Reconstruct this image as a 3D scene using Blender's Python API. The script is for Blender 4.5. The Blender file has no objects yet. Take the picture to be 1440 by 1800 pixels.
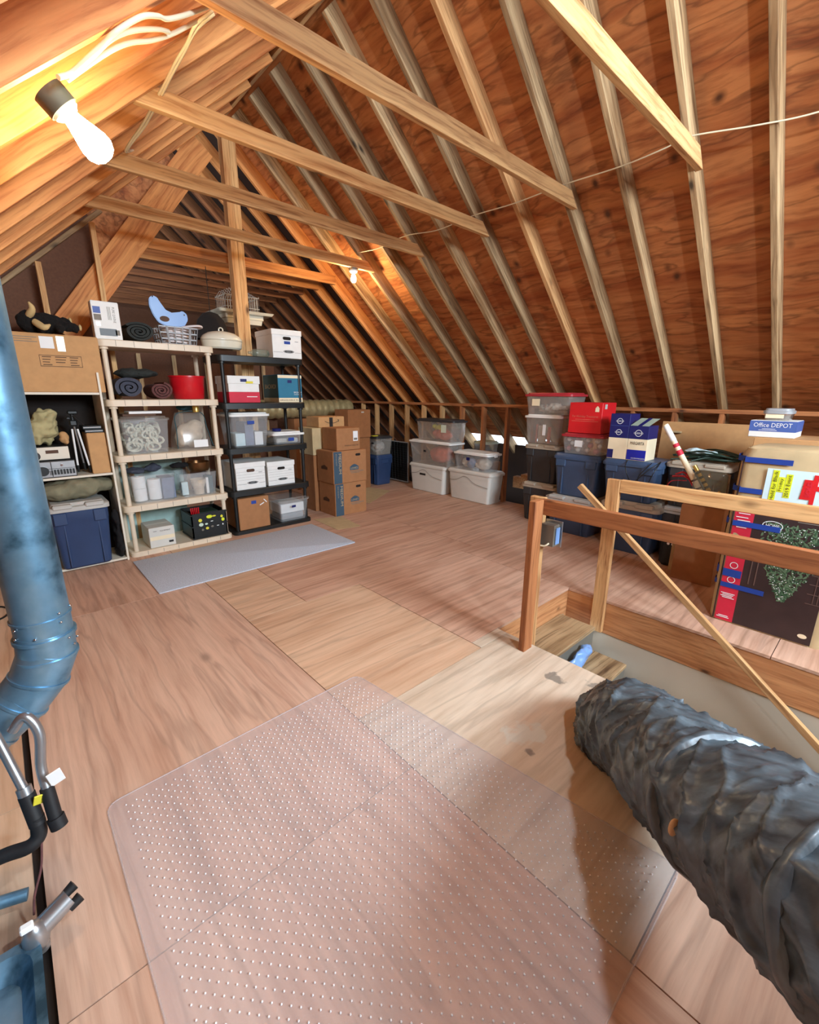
import bpy, bmesh, math, random
from mathutils import Vector, Matrix, noise as mnoise
R = math.radians
PI = math.pi
random.seed(7)
SC = bpy.context.scene
COL = SC.collection

# ------------------------------------------------------------------ camera, world, light, exposure
CAM_H = 1.46
YAW, PITCH, ROLL, FPX = 0.7412, 1.3107, -0.0052, 776.0
cd = bpy.data.cameras.new('camera')
cam = bpy.data.objects.new('camera', cd)
COL.objects.link(cam)
cd.sensor_fit = 'HORIZONTAL'
cd.sensor_width = 36.0
cd.lens = FPX / 1440.0 * 36.0
cd.clip_start = 0.02
cd.clip_end = 100
W2C = (Matrix.Rotation(ROLL, 3, 'Z') @ Matrix.Rotation(-PITCH, 3, 'X') @ Matrix.Rotation(YAW, 3, 'Z'))
cam.matrix_world = Matrix.Translation((0, 0, CAM_H)) @ W2C.inverted().to_4x4()
SC.camera = cam

world = bpy.data.worlds.new('world')
SC.world = world
world.use_nodes = True
bg = world.node_tree.nodes['Background']
bg.inputs[0].default_value = (0.80, 0.90, 1.0, 1)
bg.inputs[1].default_value = 3.0

SC.view_settings.view_transform = 'Standard'
SC.view_settings.look = 'None'
SC.view_settings.gamma = 1.0
SC.view_settings.use_curve_mapping = False
SC.view_settings.exposure = 0.12

def area_light(name, loc, target, sx, sy, power, color):
    d = bpy.data.lights.new(name, 'AREA')
    d.shape = 'RECTANGLE'
    d.size, d.size_y = sx, sy
    d.energy = power
    d.color = color
    o = bpy.data.objects.new(name, d)
    COL.objects.link(o)
    o.location = loc
    o.rotation_euler = (Vector(target) - Vector(loc)).to_track_quat('-Z', 'Y').to_euler()
    return o
# daylight entering through the gable window behind the camera
area_light('window_daylight', (2.1, -2.55, 2.75), (2.2, 1.5, 0.7), 1.35, 1.1, 330, (0.76, 0.89, 1.0))
BULB_POWER = 190.0
BULB_COLOR = (1.0, 0.70, 0.37)

# ------------------------------------------------------------------ materials
def nmat(name):
    m = bpy.data.materials.new(name)
    m.use_nodes = True
    nt = m.node_tree
    return m, nt, nt.nodes, nt.links, nt.nodes['Principled BSDF']

def lin(c):
    f = lambda v: v / 12.92 if v <= 0.04045 else ((v + 0.055) / 1.055) ** 2.4
    return tuple(f(v / 255.0) for v in c) + (1.0,)

def node(ns, t, **kw):
    n = ns.new(t)
    for k, v in kw.items():
        setattr(n, k, v)
    return n

def ramp(ns, stops):
    r = ns.new('ShaderNodeValToRGB')
    e = r.color_ramp.elements
    while len(e) < len(stops):
        e.new(0.5)
    for i, (p, c) in enumerate(stops):
        e[i].position = p
        e[i].color = c
    return r

def simple(name, rgb, rough=0.6, metal=0.0, var=0.12, scale=12.0, bump=0.0, spec=0.5, coat=0.0):
    m, nt, ns, lk, p = nmat(name)
    c = lin(rgb)
    tc = ns.new('ShaderNodeTexCoord')
    n = node(ns, 'ShaderNodeTexNoise')
    n.inputs['Scale'].default_value = scale
    n.inputs['Detail'].default_value = 4
    lk.new(tc.outputs['Object'], n.inputs['Vector'])
    lo = tuple(v * (1 - var) for v in c[:3]) + (1,)
    hi = tuple(min(1, v * (1 + var)) for v in c[:3]) + (1,)
    r = ramp(ns, [(0.3, lo), (0.7, hi)])
    lk.new(n.outputs[0], r.inputs[0])
    lk.new(r.outputs[0], p.inputs['Base Color'])
    p.inputs['Roughness'].default_value = rough
    p.inputs['Metallic'].default_value = metal
    p.inputs['Specular IOR Level'].default_value = spec
    if coat:
        p.inputs['Coat Weight'].default_value = coat
    if bump:
        b = ns.new('ShaderNodeBump')
        b.inputs['Strength'].default_value = bump
        b.inputs['Distance'].default_value = 0.01
        lk.new(n.outputs[0], b.inputs['Height'])
        lk.new(b.outputs[0], p.inputs['Normal'])
    return m

def wood(name, rgb, dark, coord='Object', gx=2.0, gy=55.0, gz=None, warp=.07, knots=True, rough=0.72, knot_scale=2.2, rnd=0.25, stain=None, figure=0.5, kthr=0.07, lines=0.0):
    """Lumber or plywood: fibre along the first axis, darker growth rings, knots."""
    m, nt, ns, lk, p = nmat(name)
    tc = ns.new('ShaderNodeTexCoord')
    info = ns.new('ShaderNodeObjectInfo')
    off = node(ns, 'ShaderNodeVectorMath', operation='SCALE')
    comb = ns.new('ShaderNodeCombineXYZ')
    lk.new(info.outputs['Random'], comb.inputs[0])
    lk.new(info.outputs['Random'], comb.inputs[1])
    lk.new(info.outputs['Random'], comb.inputs[2])
    lk.new(comb.outputs[0], off.inputs[0])
    off.inputs['Scale'].default_value = 37.0 if coord == 'Object' else 0.0
    add = node(ns, 'ShaderNodeVectorMath', operation='ADD')
    lk.new(tc.outputs[coord], add.inputs[0])
    lk.new(off.outputs[0], add.inputs[1])
    # warp
    wn = node(ns, 'ShaderNodeTexNoise')
    wn.inputs['Scale'].default_value = 1.6
    wn.inputs['Detail'].default_value = 2
    lk.new(add.outputs[0], wn.inputs['Vector'])
    wsub = node(ns, 'ShaderNodeVectorMath', operation='SUBTRACT')
    lk.new(wn.outputs['Color'], wsub.inputs[0])
    wsub.inputs[1].default_value = (0.5, 0.5, 0.5)
    wsc = node(ns, 'ShaderNodeVectorMath', operation='SCALE')
    wsc.inputs['Scale'].default_value = warp
    lk.new(wsub.outputs[0], wsc.inputs[0])
    add2 = node(ns, 'ShaderNodeVectorMath', operation='ADD')
    lk.new(add.outputs[0], add2.inputs[0])
    lk.new(wsc.outputs[0], add2.inputs[1])
    mp = ns.new('ShaderNodeMapping')
    mp.inputs['Scale'].default_value = (gx, gy, gz or gy)
    lk.new(add2.outputs[0], mp.inputs['Vector'])
    g = node(ns, 'ShaderNodeTexNoise')
    g.inputs['Scale'].default_value = 1.0
    g.inputs['Detail'].default_value = 6
    g.inputs['Roughness'].default_value = 0.6
    lk.new(mp.outputs[0], g.inputs['Vector'])
    mp2 = ns.new('ShaderNodeMapping')
    mp2.inputs['Scale'].default_value = (gx * 0.5, gy * 0.2, (gz or gy) * 0.2)
    lk.new(add2.outputs[0], mp2.inputs['Vector'])
    g2 = node(ns, 'ShaderNodeTexNoise')
    g2.inputs['Scale'].default_value = 1.0
    g2.inputs['Detail'].default_value = 5
    lk.new(mp2.outputs[0], g2.inputs['Vector'])
    c, d = lin(rgb), lin(dark)
    r1 = ramp(ns, [(0.30, d), (0.52, c), (0.75, tuple(min(1, v * 1.15) for v in c[:3]) + (1,))])
    lk.new(g.outputs[0], r1.inputs[0])
    mid = tuple(0.5 * (a + b) for a, b in zip(c, d))
    r2 = ramp(ns, [(0.33, mid), (0.55, (1, 1, 1, 1))])
    lk.new(g2.outputs[0], r2.inputs[0])
    mx = node(ns, 'ShaderNodeMix', data_type='RGBA', blend_type='MULTIPLY')
    mx.inputs[0].default_value = figure
    lk.new(r1.outputs[0], mx.inputs[6])
    lk.new(r2.outputs[0], mx.inputs[7])
    out = mx.outputs[2]
    if lines:
        lm = ns.new('ShaderNodeMapping')
        lm.inputs['Scale'].default_value = (0.38, 4.5, 4.5) if coord == 'UV' else (5.0, 0.9, 5.0)
        lk.new(add2.outputs[0], lm.inputs['Vector'])
        ln_ = ns.new('ShaderNodeTexNoise')
        ln_.inputs['Scale'].default_value = 1.0
        ln_.inputs['Detail'].default_value = 5
        ln_.inputs['Roughness'].default_value = 0.45
        lk.new(lm.outputs[0], ln_.inputs['Vector'])
        Z, A = (0, 0, 0, 1), (1, 1, 1, 1)
        lr = ramp(ns, [(.40, Z), (.425, A), (.44, Z), (.555, Z), (.575, A), (.60, Z)])
        lk.new(ln_.outputs[0], lr.inputs[0])
        fm = node(ns, 'ShaderNodeMath', operation='MULTIPLY')
        fm.inputs[1].default_value = lines
        lk.new(lr.outputs[0], fm.inputs[0])
        ml = node(ns, 'ShaderNodeMix', data_type='RGBA')
        lk.new(fm.outputs[0], ml.inputs[0])
        lk.new(out, ml.inputs[6])
        ml.inputs[7].default_value = tuple(v * 0.42 for v in d[:3]) + (1,)
        out = ml.outputs[2]
    if knots:
        kmp = ns.new('ShaderNodeMapping')
        kmp.inputs['Scale'].default_value = (knot_scale * 0.45, knot_scale, knot_scale)
        lk.new(add2.outputs[0], kmp.inputs['Vector'])
        v = ns.new('ShaderNodeTexVoronoi')
        v.inputs['Scale'].default_value = 1.6
        lk.new(kmp.outputs[0], v.inputs['Vector'])
        ka = 0.5 if coord == 'UV' else 1.0
        kr = ramp(ns, [(kthr * 0.45, (ka, ka, ka, 1)), (kthr, (0.45 * ka, 0.45 * ka, 0.45 * ka, 1)), (kthr * 1.6, (0, 0, 0, 1))])
        lk.new(v.outputs['Distance'], kr.inputs[0])
        mk = node(ns, 'ShaderNodeMix', data_type='RGBA')
        lk.new(kr.outputs[0], mk.inputs[0])
        lk.new(out, mk.inputs[6])
        mk.inputs[7].default_value = tuple(v2 * 0.28 for v2 in d[:3]) + (1,)
        out = mk.outputs[2]
    if rnd:
        hs = ns.new('ShaderNodeHueSaturation')
        mr = ns.new('ShaderNodeMapRange')
        mr.inputs['To Min'].default_value = 1 - rnd
        mr.inputs['To Max'].default_value = 1 + rnd
        lk.new(info.outputs['Random'], mr.inputs[0])
        lk.new(mr.outputs[0], hs.inputs['Value'])
        lk.new(out, hs.inputs['Color'])
        out = hs.outputs[0]
    if stain:
        for (sx, sy, sr, srgb, sfac) in stain:
            vd = node(ns, 'ShaderNodeVectorMath', operation='SUBTRACT')
            lk.new(tc.outputs['Object'], vd.inputs[0])
            vd.inputs[1].default_value = (sx, sy, 0)
            sc2 = node(ns, 'ShaderNodeVectorMath', operation='MULTIPLY')
            sc2.inputs[1].default_value = (1, 1, 0)
            lk.new(vd.outputs[0], sc2.inputs[0])
            ln = node(ns, 'ShaderNodeVectorMath', operation='LENGTH')
            lk.new(sc2.outputs[0], ln.inputs[0])
            sn = node(ns, 'ShaderNodeTexNoise')
            sn.inputs['Scale'].default_value = 13.0
            sn.inputs['Detail'].default_value = 6
            lk.new(tc.outputs['Object'], sn.inputs['Vector'])
            ma = node(ns, 'ShaderNodeMath', operation='MULTIPLY_ADD')
            lk.new(sn.outputs[0], ma.inputs[0])
            ma.inputs[1].default_value = -3.4 * sr
            lk.new(ln.outputs[1], ma.inputs[2])
            mr2 = ns.new('ShaderNodeMapRange')
            mr2.inputs['From Min'].default_value = -sr * 1.15
            mr2.inputs['From Max'].default_value = -sr * 0.85
            mr2.inputs['To Min'].default_value = sfac
            mr2.inputs['To Max'].default_value = 0.0
            lk.new(ma.outputs[0], mr2.inputs[0])
            ms = node(ns, 'ShaderNodeMix', data_type='RGBA')
            lk.new(mr2.outputs[0], ms.inputs[0])
            lk.new(out, ms.inputs[6])
            ms.inputs[7].default_value = lin(srgb)
            out = ms.outputs[2]
    lk.new(out, p.inputs['Base Color'])
    p.inputs['Roughness'].default_value = rough
    b = ns.new('ShaderNodeBump')
    b.inputs['Strength'].default_value = 0.25
    b.inputs['Distance'].default_value = 0.004
    lk.new(g.outputs[0], b.inputs['Height'])
    lk.new(b.outputs[0], p.inputs['Normal'])
    return m

def clear(name, rgb=(225, 230, 232), fac=0.25, rough=0.18, pebble=0.0):
    m, nt, ns, lk, p = nmat(name)
    p.inputs['Base Color'].default_value = lin(rgb)
    p.inputs['Roughness'].default_value = rough
    tr = ns.new('ShaderNodeBsdfTransparent')
    mx = ns.new('ShaderNodeMixShader')
    n = ns.new('ShaderNodeTexNoise')
    n.inputs['Scale'].default_value = 9
    mr = ns.new('ShaderNodeMapRange')
    mr.inputs['To Min'].default_value = fac * 0.75
    mr.inputs['To Max'].default_value = fac * 1.25
    lk.new(n.outputs[0], mr.inputs[0])
    lk.new(mr.outputs[0], mx.inputs[0])
    lk.new(tr.outputs[0], mx.inputs[1])
    lk.new(p.outputs[0], mx.inputs[2])
    gl = ns.new('ShaderNodeBsdfGlossy')
    gl.inputs['Roughness'].default_value = rough
    gl.inputs['Color'].default_value = (1, 1, 1, 1)
    fr = ns.new('ShaderNodeFresnel')
    fr.inputs['IOR'].default_value = 1.45
    m2 = ns.new('ShaderNodeMixShader')
    if pebble:
        tc = ns.new('ShaderNodeTexCoord')
        pn = ns.new('ShaderNodeTexNoise'); pn.inputs['Scale'].default_value = 260; pn.inputs['Detail'].default_value = 2
        pb = ns.new('ShaderNodeBump'); pb.inputs['Strength'].default_value = pebble; pb.inputs['Distance'].default_value = 0.002
        lk.new(tc.outputs['Object'], pn.inputs['Vector']); lk.new(pn.outputs[0], pb.inputs['Height'])
        lk.new(pb.outputs[0], gl.inputs['Normal']); lk.new(pb.outputs[0], p.inputs['Normal'])
    ge = ns.new('ShaderNodeNewGeometry')
    inv = node(ns, 'ShaderNodeMath', operation='SUBTRACT')
    inv.inputs[0].default_value = 1.0
    lk.new(ge.outputs['Backfacing'], inv.inputs[1])
    mu = node(ns, 'ShaderNodeMath', operation='MULTIPLY')
    lk.new(fr.outputs[0], mu.inputs[0])
    lk.new(inv.outputs[0], mu.inputs[1])
    lk.new(mu.outputs[0], m2.inputs[0])
    lk.new(mx.outputs[0], m2.inputs[1])
    lk.new(gl.outputs[0], m2.inputs[2])
    lk.new(m2.outputs[0], ns['Material Output'].inputs[0])
    return m

def emit(name, rgb, strength):
    m, nt, ns, lk, p = nmat(name)
    p.inputs['Base Color'].default_value = (1, 1, 1, 1)
    p.inputs['Emission Color'].default_value = tuple(rgb) + (1,)
    p.inputs['Emission Strength'].default_value = strength
    return m

M = {}
M['lumber'] = wood('lumber', (205, 160, 108), (150, 100, 58), rnd=0.15)
M['lumber_old'] = wood('weathered_lumber', (184, 154, 114), (120, 92, 62), rnd=0.22, figure=0.8, knot_scale=2.6)
M['lumber_red'] = wood('reddish_lumber', (176, 114, 68), (130, 74, 40), rnd=0.08, knot_scale=3.0)
M['lumber_orange'] = wood('orange_lumber', (216, 150, 88), (176, 106, 54), rnd=0.10)  # also the bulb-lit copy for the nearest far wing timbers
M['lumber_far'] = wood('shaded_far_lumber', (150, 96, 58), (104, 60, 34), rnd=0.15)  # shaded copy of the lumber, light falloff put into its colour
M['joist'] = wood('joist_lumber', (196, 140, 92), (156, 100, 58), rnd=0.05, knot_scale=5.0, kthr=.1)
M['lumber_new'] = wood('fresh_lumber', (222, 178, 122), (180, 124, 72), rnd=0.06)
M['roof_ply'] = wood('roof_plywood', (200, 132, 80), (160, 96, 54), gx=26.0, gy=3.0, gz=26.0, warp=.14, rnd=0.0, knot_scale=3.0, figure=0.6, kthr=0.12, rough=0.8, lines=.6)
M['far_board'] = simple('shaded_far_sheathing', (44, 28, 20), 0.9, var=0.15, scale=5)  # darkened in place of the shade in the far wing and eave
M['brown_board'] = simple('brown_fibreboard', (98, 62, 42), 0.85, var=0.12, scale=60, bump=0.1)
ST = [(1.97, 0.98, 0.055, (110, 104, 96), 0.75), (1.86, 0.66, 0.10, (205, 215, 205), 0.7), (1.50, 0.86, 0.10, (205, 208, 198), 0.55), (1.42, 0.80, 0.03, (70, 66, 74), 0.6), (2.06, 0.80, 0.05, (118, 112, 104), 0.7)]
M['ply_a'] = wood('floor_plywood_tan', (208, 173, 150), (188, 150, 127), 'UV', 1.4, 30.0, lines=.32, figure=.35, warp=.05, rnd=0, rough=0.62, knot_scale=1.1, kthr=0.04)
M['ply_b'] = wood('floor_plywood_pale', (212, 178, 148), (196, 158, 126), 'UV', 1.6, 26.0, lines=.32, figure=.35, warp=.05, rnd=0, rough=0.6, knot_scale=1.5, kthr=0.06)
M['ply_c'] = wood('floor_plywood_rose', (204, 165, 141), (180, 140, 114), 'UV', 1.5, 30.0, lines=.32, figure=.35, warp=.05, rnd=0, rough=0.6, knot_scale=1.2, kthr=0.04)
M['ply_d'] = wood('floor_plywood_worn', (212, 194, 172), (192, 170, 146), 'UV', 1.8, 18.0, lines=.32, figure=.35, warp=.05, rnd=0, rough=0.55, knot_scale=1.2, kthr=0.05, stain=ST)
M['dark'] = simple('dark_void', (30, 22, 18), 0.9)
M['drywall'] = simple('drywall', (196, 186, 168), 0.85, var=0.04, scale=3)
M['card'] = simple('cardboard', (196, 150, 100), 0.8, var=0.06, scale=20)
M['card_d'] = simple('dark_cardboard', (150, 98, 58), 0.8, var=0.08, scale=18)
M['card_m'] = simple('brown_cardboard', (168, 116, 74), 0.8, var=0.07, scale=18)
M['card_p'] = simple('pale_cardboard', (190, 168, 128), 0.8, var=0.08, scale=12)
M['white'] = simple('white_card', (236, 236, 232), 0.6, var=0.03)
M['white_w'] = simple('white_laminate', (226, 218, 200), 0.5, var=0.03)
M['ivory'] = simple('ivory_resin', (224, 208, 184), 0.45, var=0.05)
M['black'] = simple('black_resin', (22, 26, 27), 0.42, var=0.15)
M['ink'] = simple('black_ink', (28, 26, 26), 0.6)
M['grey_ink'] = simple('grey_ink', (120, 112, 100), 0.6)
M['paper'] = simple('white_paper', (238, 240, 240), 0.7, var=0.02)
M['paper_b'] = simple('pale_blue_paper', (206, 232, 238), 0.7, var=0.02)
M['navy'] = simple('navy_plastic', (44, 66, 104), 0.4, var=0.08, scale=6)
M['slate'] = simple('slate_blue_plastic', (62, 84, 116), 0.38, var=0.08, scale=6)
M['charcoal'] = simple('charcoal_plastic', (52, 52, 54), 0.42, var=0.08, scale=6)
M['tan_lid'] = simple('tan_grey_plastic', (176, 164, 146), 0.5, var=0.05)
M['grey_lid'] = simple('light_grey_plastic', (186, 184, 178), 0.5, var=0.05)
M['offwhite'] = simple('off_white_plastic', (214, 212, 204), 0.4, var=0.04, scale=4)
M['red'] = simple('red_plastic', (205, 24, 36), 0.3, var=0.06, coat=0.3)
M['red_lid'] = simple('red_lid_plastic', (176, 46, 56), 0.4, var=0.06)
M['red_card'] = simple('red_card', (212, 26, 34), 0.5, var=0.03)
M['red_dk'] = simple('crimson_card', (205, 34, 62), 0.6, var=0.05)
M['blue_tape'] = simple('blue_tape', (24, 62, 150), 0.55, var=0.08)
M['tape_dk'] = simple('dark_strip', (42, 24, 30), 0.55)
M['clear'] = clear('clear_plastic', fac=0.13)
M['clear_s'] = clear('smoky_clear_plastic', (196, 192, 184), 0.22)
M['mat'] = clear('clear_vinyl', (228, 220, 224), 0.18, 0.40, 0.6)
M['stud'] = simple('vinyl_stud', (240, 238, 240), 0.25, var=0.02)
M['rug'] = simple('grey_blue_carpet', (192, 202, 216), 0.95, var=0.12, scale=90, bump=0.5)
M['cable'] = simple('ivory_cable', (232, 222, 190), 0.45, var=0.03)
M['teal_board'] = simple('pale_teal_board', (168, 196, 190), 0.6)
M['teal_card'] = simple('teal_card', (38, 116, 146), 0.6, var=0.05)
M['teal_dk'] = simple('dark_teal_card', (40, 78, 84), 0.6, var=0.05)
M['cream'] = simple('cream_enamel', (226, 220, 200), 0.22, var=0.03, coat=0.5)
M['yellow'] = simple('yellow_paper', (228, 214, 60), 0.6, var=0.04)
M['lime'] = simple('lime_print', (222, 232, 40), 0.6, var=0.03)
M['khaki'] = simple('khaki_cloth', (176, 166, 122), 0.95, var=0.14, scale=14, bump=0.4)
M['olive'] = simple('grey_green_cloth', (128, 124, 100), 0.95, var=0.14, scale=14, bump=0.4)
M['blackcloth'] = simple('black_cloth', (20, 18, 20), 0.95, var=0.2, scale=30, bump=0.4)
M['fur'] = simple('black_plush', (16, 13, 12), 1.0, var=0.4, scale=120, bump=0.8)
M['horn'] = simple('tan_felt', (206, 178, 124), 0.9, var=0.08)
M['bluegrey_cloth'] = simple('blue_grey_blanket', (66, 70, 84), 0.95, var=0.18, scale=40, bump=0.4)
M['maroon'] = simple('maroon_blanket', (96, 58, 56), 0.95, var=0.25, scale=40, bump=0.4)
M['foam'] = simple('dark_grey_foam', (46, 50, 48), 0.95, var=0.2, scale=60, bump=0.5)
M['skyblue'] = simple('sky_blue_plastic', (120, 160, 216), 0.35, var=0.04, coat=0.2)
M['greyplastic'] = simple('grey_plastic', (160, 164, 168), 0.4, var=0.05)
M['cord_white'] = simple('white_cord', (222, 214, 214), 0.5, var=0.04)
M['silver'] = simple('silver_metal', (176, 178, 180), 0.32, 0.85, var=0.1)
M['chrome'] = simple('chrome', (210, 210, 212), 0.15, 1.0, var=0.03)
M['greymetal'] = simple('grey_panel', (126, 122, 112), 0.45, 0.3, var=0.06)
M['yarn'] = simple('cream_cable_pile', (214, 214, 196), 0.7, var=0.12, scale=10)
M['pink'] = simple('salmon_fabric', (214, 112, 92), 0.9, var=0.14)
M['beige_cloth'] = simple('beige_fabric', (200, 184, 164), 0.9, var=0.15, scale=18)
M['greyblue'] = simple('grey_blue_fabric', (120, 132, 156), 0.9, var=0.15, scale=14)
M['redyarn'] = simple('red_white_ribbon', (190, 50, 60), 0.8, var=0.4, scale=80)
M['darkgreen'] = simple('dark_green_wire', (22, 48, 36), 0.6, var=0.3, scale=50)
M['pkg'] = simple('photo_backdrop_print', (54, 38, 38), 0.45, var=0.18, scale=8)
M['royal'] = simple('royal_blue_card', (20, 34, 160), 0.5, var=0.04)
M['navy_card'] = simple('navy_card', (18, 26, 96), 0.5, var=0.04)
M['cream_card'] = simple('cream_card', (240, 224, 190), 0.6, var=0.03)
M['mint_card'] = simple('mint_card', (206, 222, 204), 0.6, var=0.03)
M['od_blue'] = simple('stationery_blue', (70, 98, 168), 0.55, var=0.04)
M['lowes_blue'] = simple('slate_print', (58, 82, 100), 0.65, var=0.06)
M['print_br'] = simple('brown_print', (86, 58, 40), 0.7)
M['silver_brown'] = simple('foil_tape', (170, 168, 150), 0.35, 0.4)
M['gold_quilt'] = simple('foil_insulation', (176, 160, 118), 0.4, 0.35, var=0.15, scale=18, bump=0.3)
M['gold'] = simple('gold_tinsel', (214, 178, 96), 0.3, 0.7)
M['pearl'] = simple('pearl_bauble', (224, 218, 206), 0.2, 0.3, var=0.03)
M['pinkpearl'] = simple('rose_bauble', (190, 120, 116), 0.25, 0.3, var=0.05)
M['rubber'] = simple('black_rubber', (20, 20, 22), 0.6, var=0.2, scale=30)
M['jar'] = clear('jar_glass', (150, 160, 140), 0.35, 0.08)
M['bronze'] = simple('bronze_metal', (120, 84, 52), 0.3, 0.8)

def galv(name):
    m, nt, ns, lk, p = nmat(name)
    tc = ns.new('ShaderNodeTexCoord')
    v = ns.new('ShaderNodeTexVoronoi'); v.inputs['Scale'].default_value = 26
    n = ns.new('ShaderNodeTexNoise'); n.inputs['Scale'].default_value = 7; n.inputs['Detail'].default_value = 6
    lk.new(tc.outputs['Object'], n.inputs['Vector'])
    lk.new(tc.outputs['Object'], v.inputs['Vector'])
    r = ramp(ns, [(0.34, lin((58, 92, 112))), (0.46, lin((116, 160, 188))), (0.7, lin((150, 192, 218)))])  # blue cast of the cool light tinted into the steel colour
    lk.new(n.outputs[0], r.inputs[0])
    mx = node(ns, 'ShaderNodeMix', data_type='RGBA', blend_type='MULTIPLY'); mx.inputs[0].default_value = 0.12
    lk.new(r.outputs[0], mx.inputs[6]); lk.new(v.outputs['Distance'], mx.inputs[7])
    lk.new(mx.outputs[2], p.inputs['Base Color'])
    p.inputs['Metallic'].default_value = 0.75
    r2 = ramp(ns, [(0.35, (0.5, 0.5, 0.5, 1)), (0.65, (0.3, 0.3, 0.3, 1))])
    lk.new(n.outputs[0], r2.inputs[0]); lk.new(r2.outputs[0], p.inputs['Roughness'])
    return m
M['galv'] = galv('galvanised_steel')

def flexmat():
    m, nt, ns, lk, p = nmat('grey_polyethylene_film')
    tc = ns.new('ShaderNodeTexCoord')
    n = ns.new('ShaderNodeTexNoise'); n.inputs['Scale'].default_value = 22; n.inputs['Detail'].default_value = 7
    mp = ns.new('ShaderNodeMapping'); mp.inputs['Scale'].default_value = (1.6, 0.5, 0.5)
    lk.new(tc.outputs['Object'], mp.inputs[0]); lk.new(mp.outputs[0], n.inputs['Vector'])
    r = ramp(ns, [(0.3, lin((52, 60, 66))), (0.6, lin((92, 108, 118))), (0.8, lin((126, 148, 162)))])  # bluish tint of the cool light put into the film colour
    lk.new(n.outputs[0], r.inputs[0]); lk.new(r.outputs[0], p.inputs['Base Color'])
    p.inputs['Roughness'].default_value = 0.34
    p.inputs['Specular IOR Level'].default_value = 0.7
    p.inputs['Metallic'].default_value = 0.25
    b = ns.new('ShaderNodeBump'); b.inputs['Strength'].default_value = 0.3; b.inputs['Distance'].default_value = 0.006
    lk.new(n.outputs[0], b.inputs['Height']); lk.new(b.outputs[0], p.inputs['Normal'])
    return m
M['flex'] = flexmat()
M['hole'] = simple('torn_insulation', (206, 170, 128), 0.9)

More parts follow.
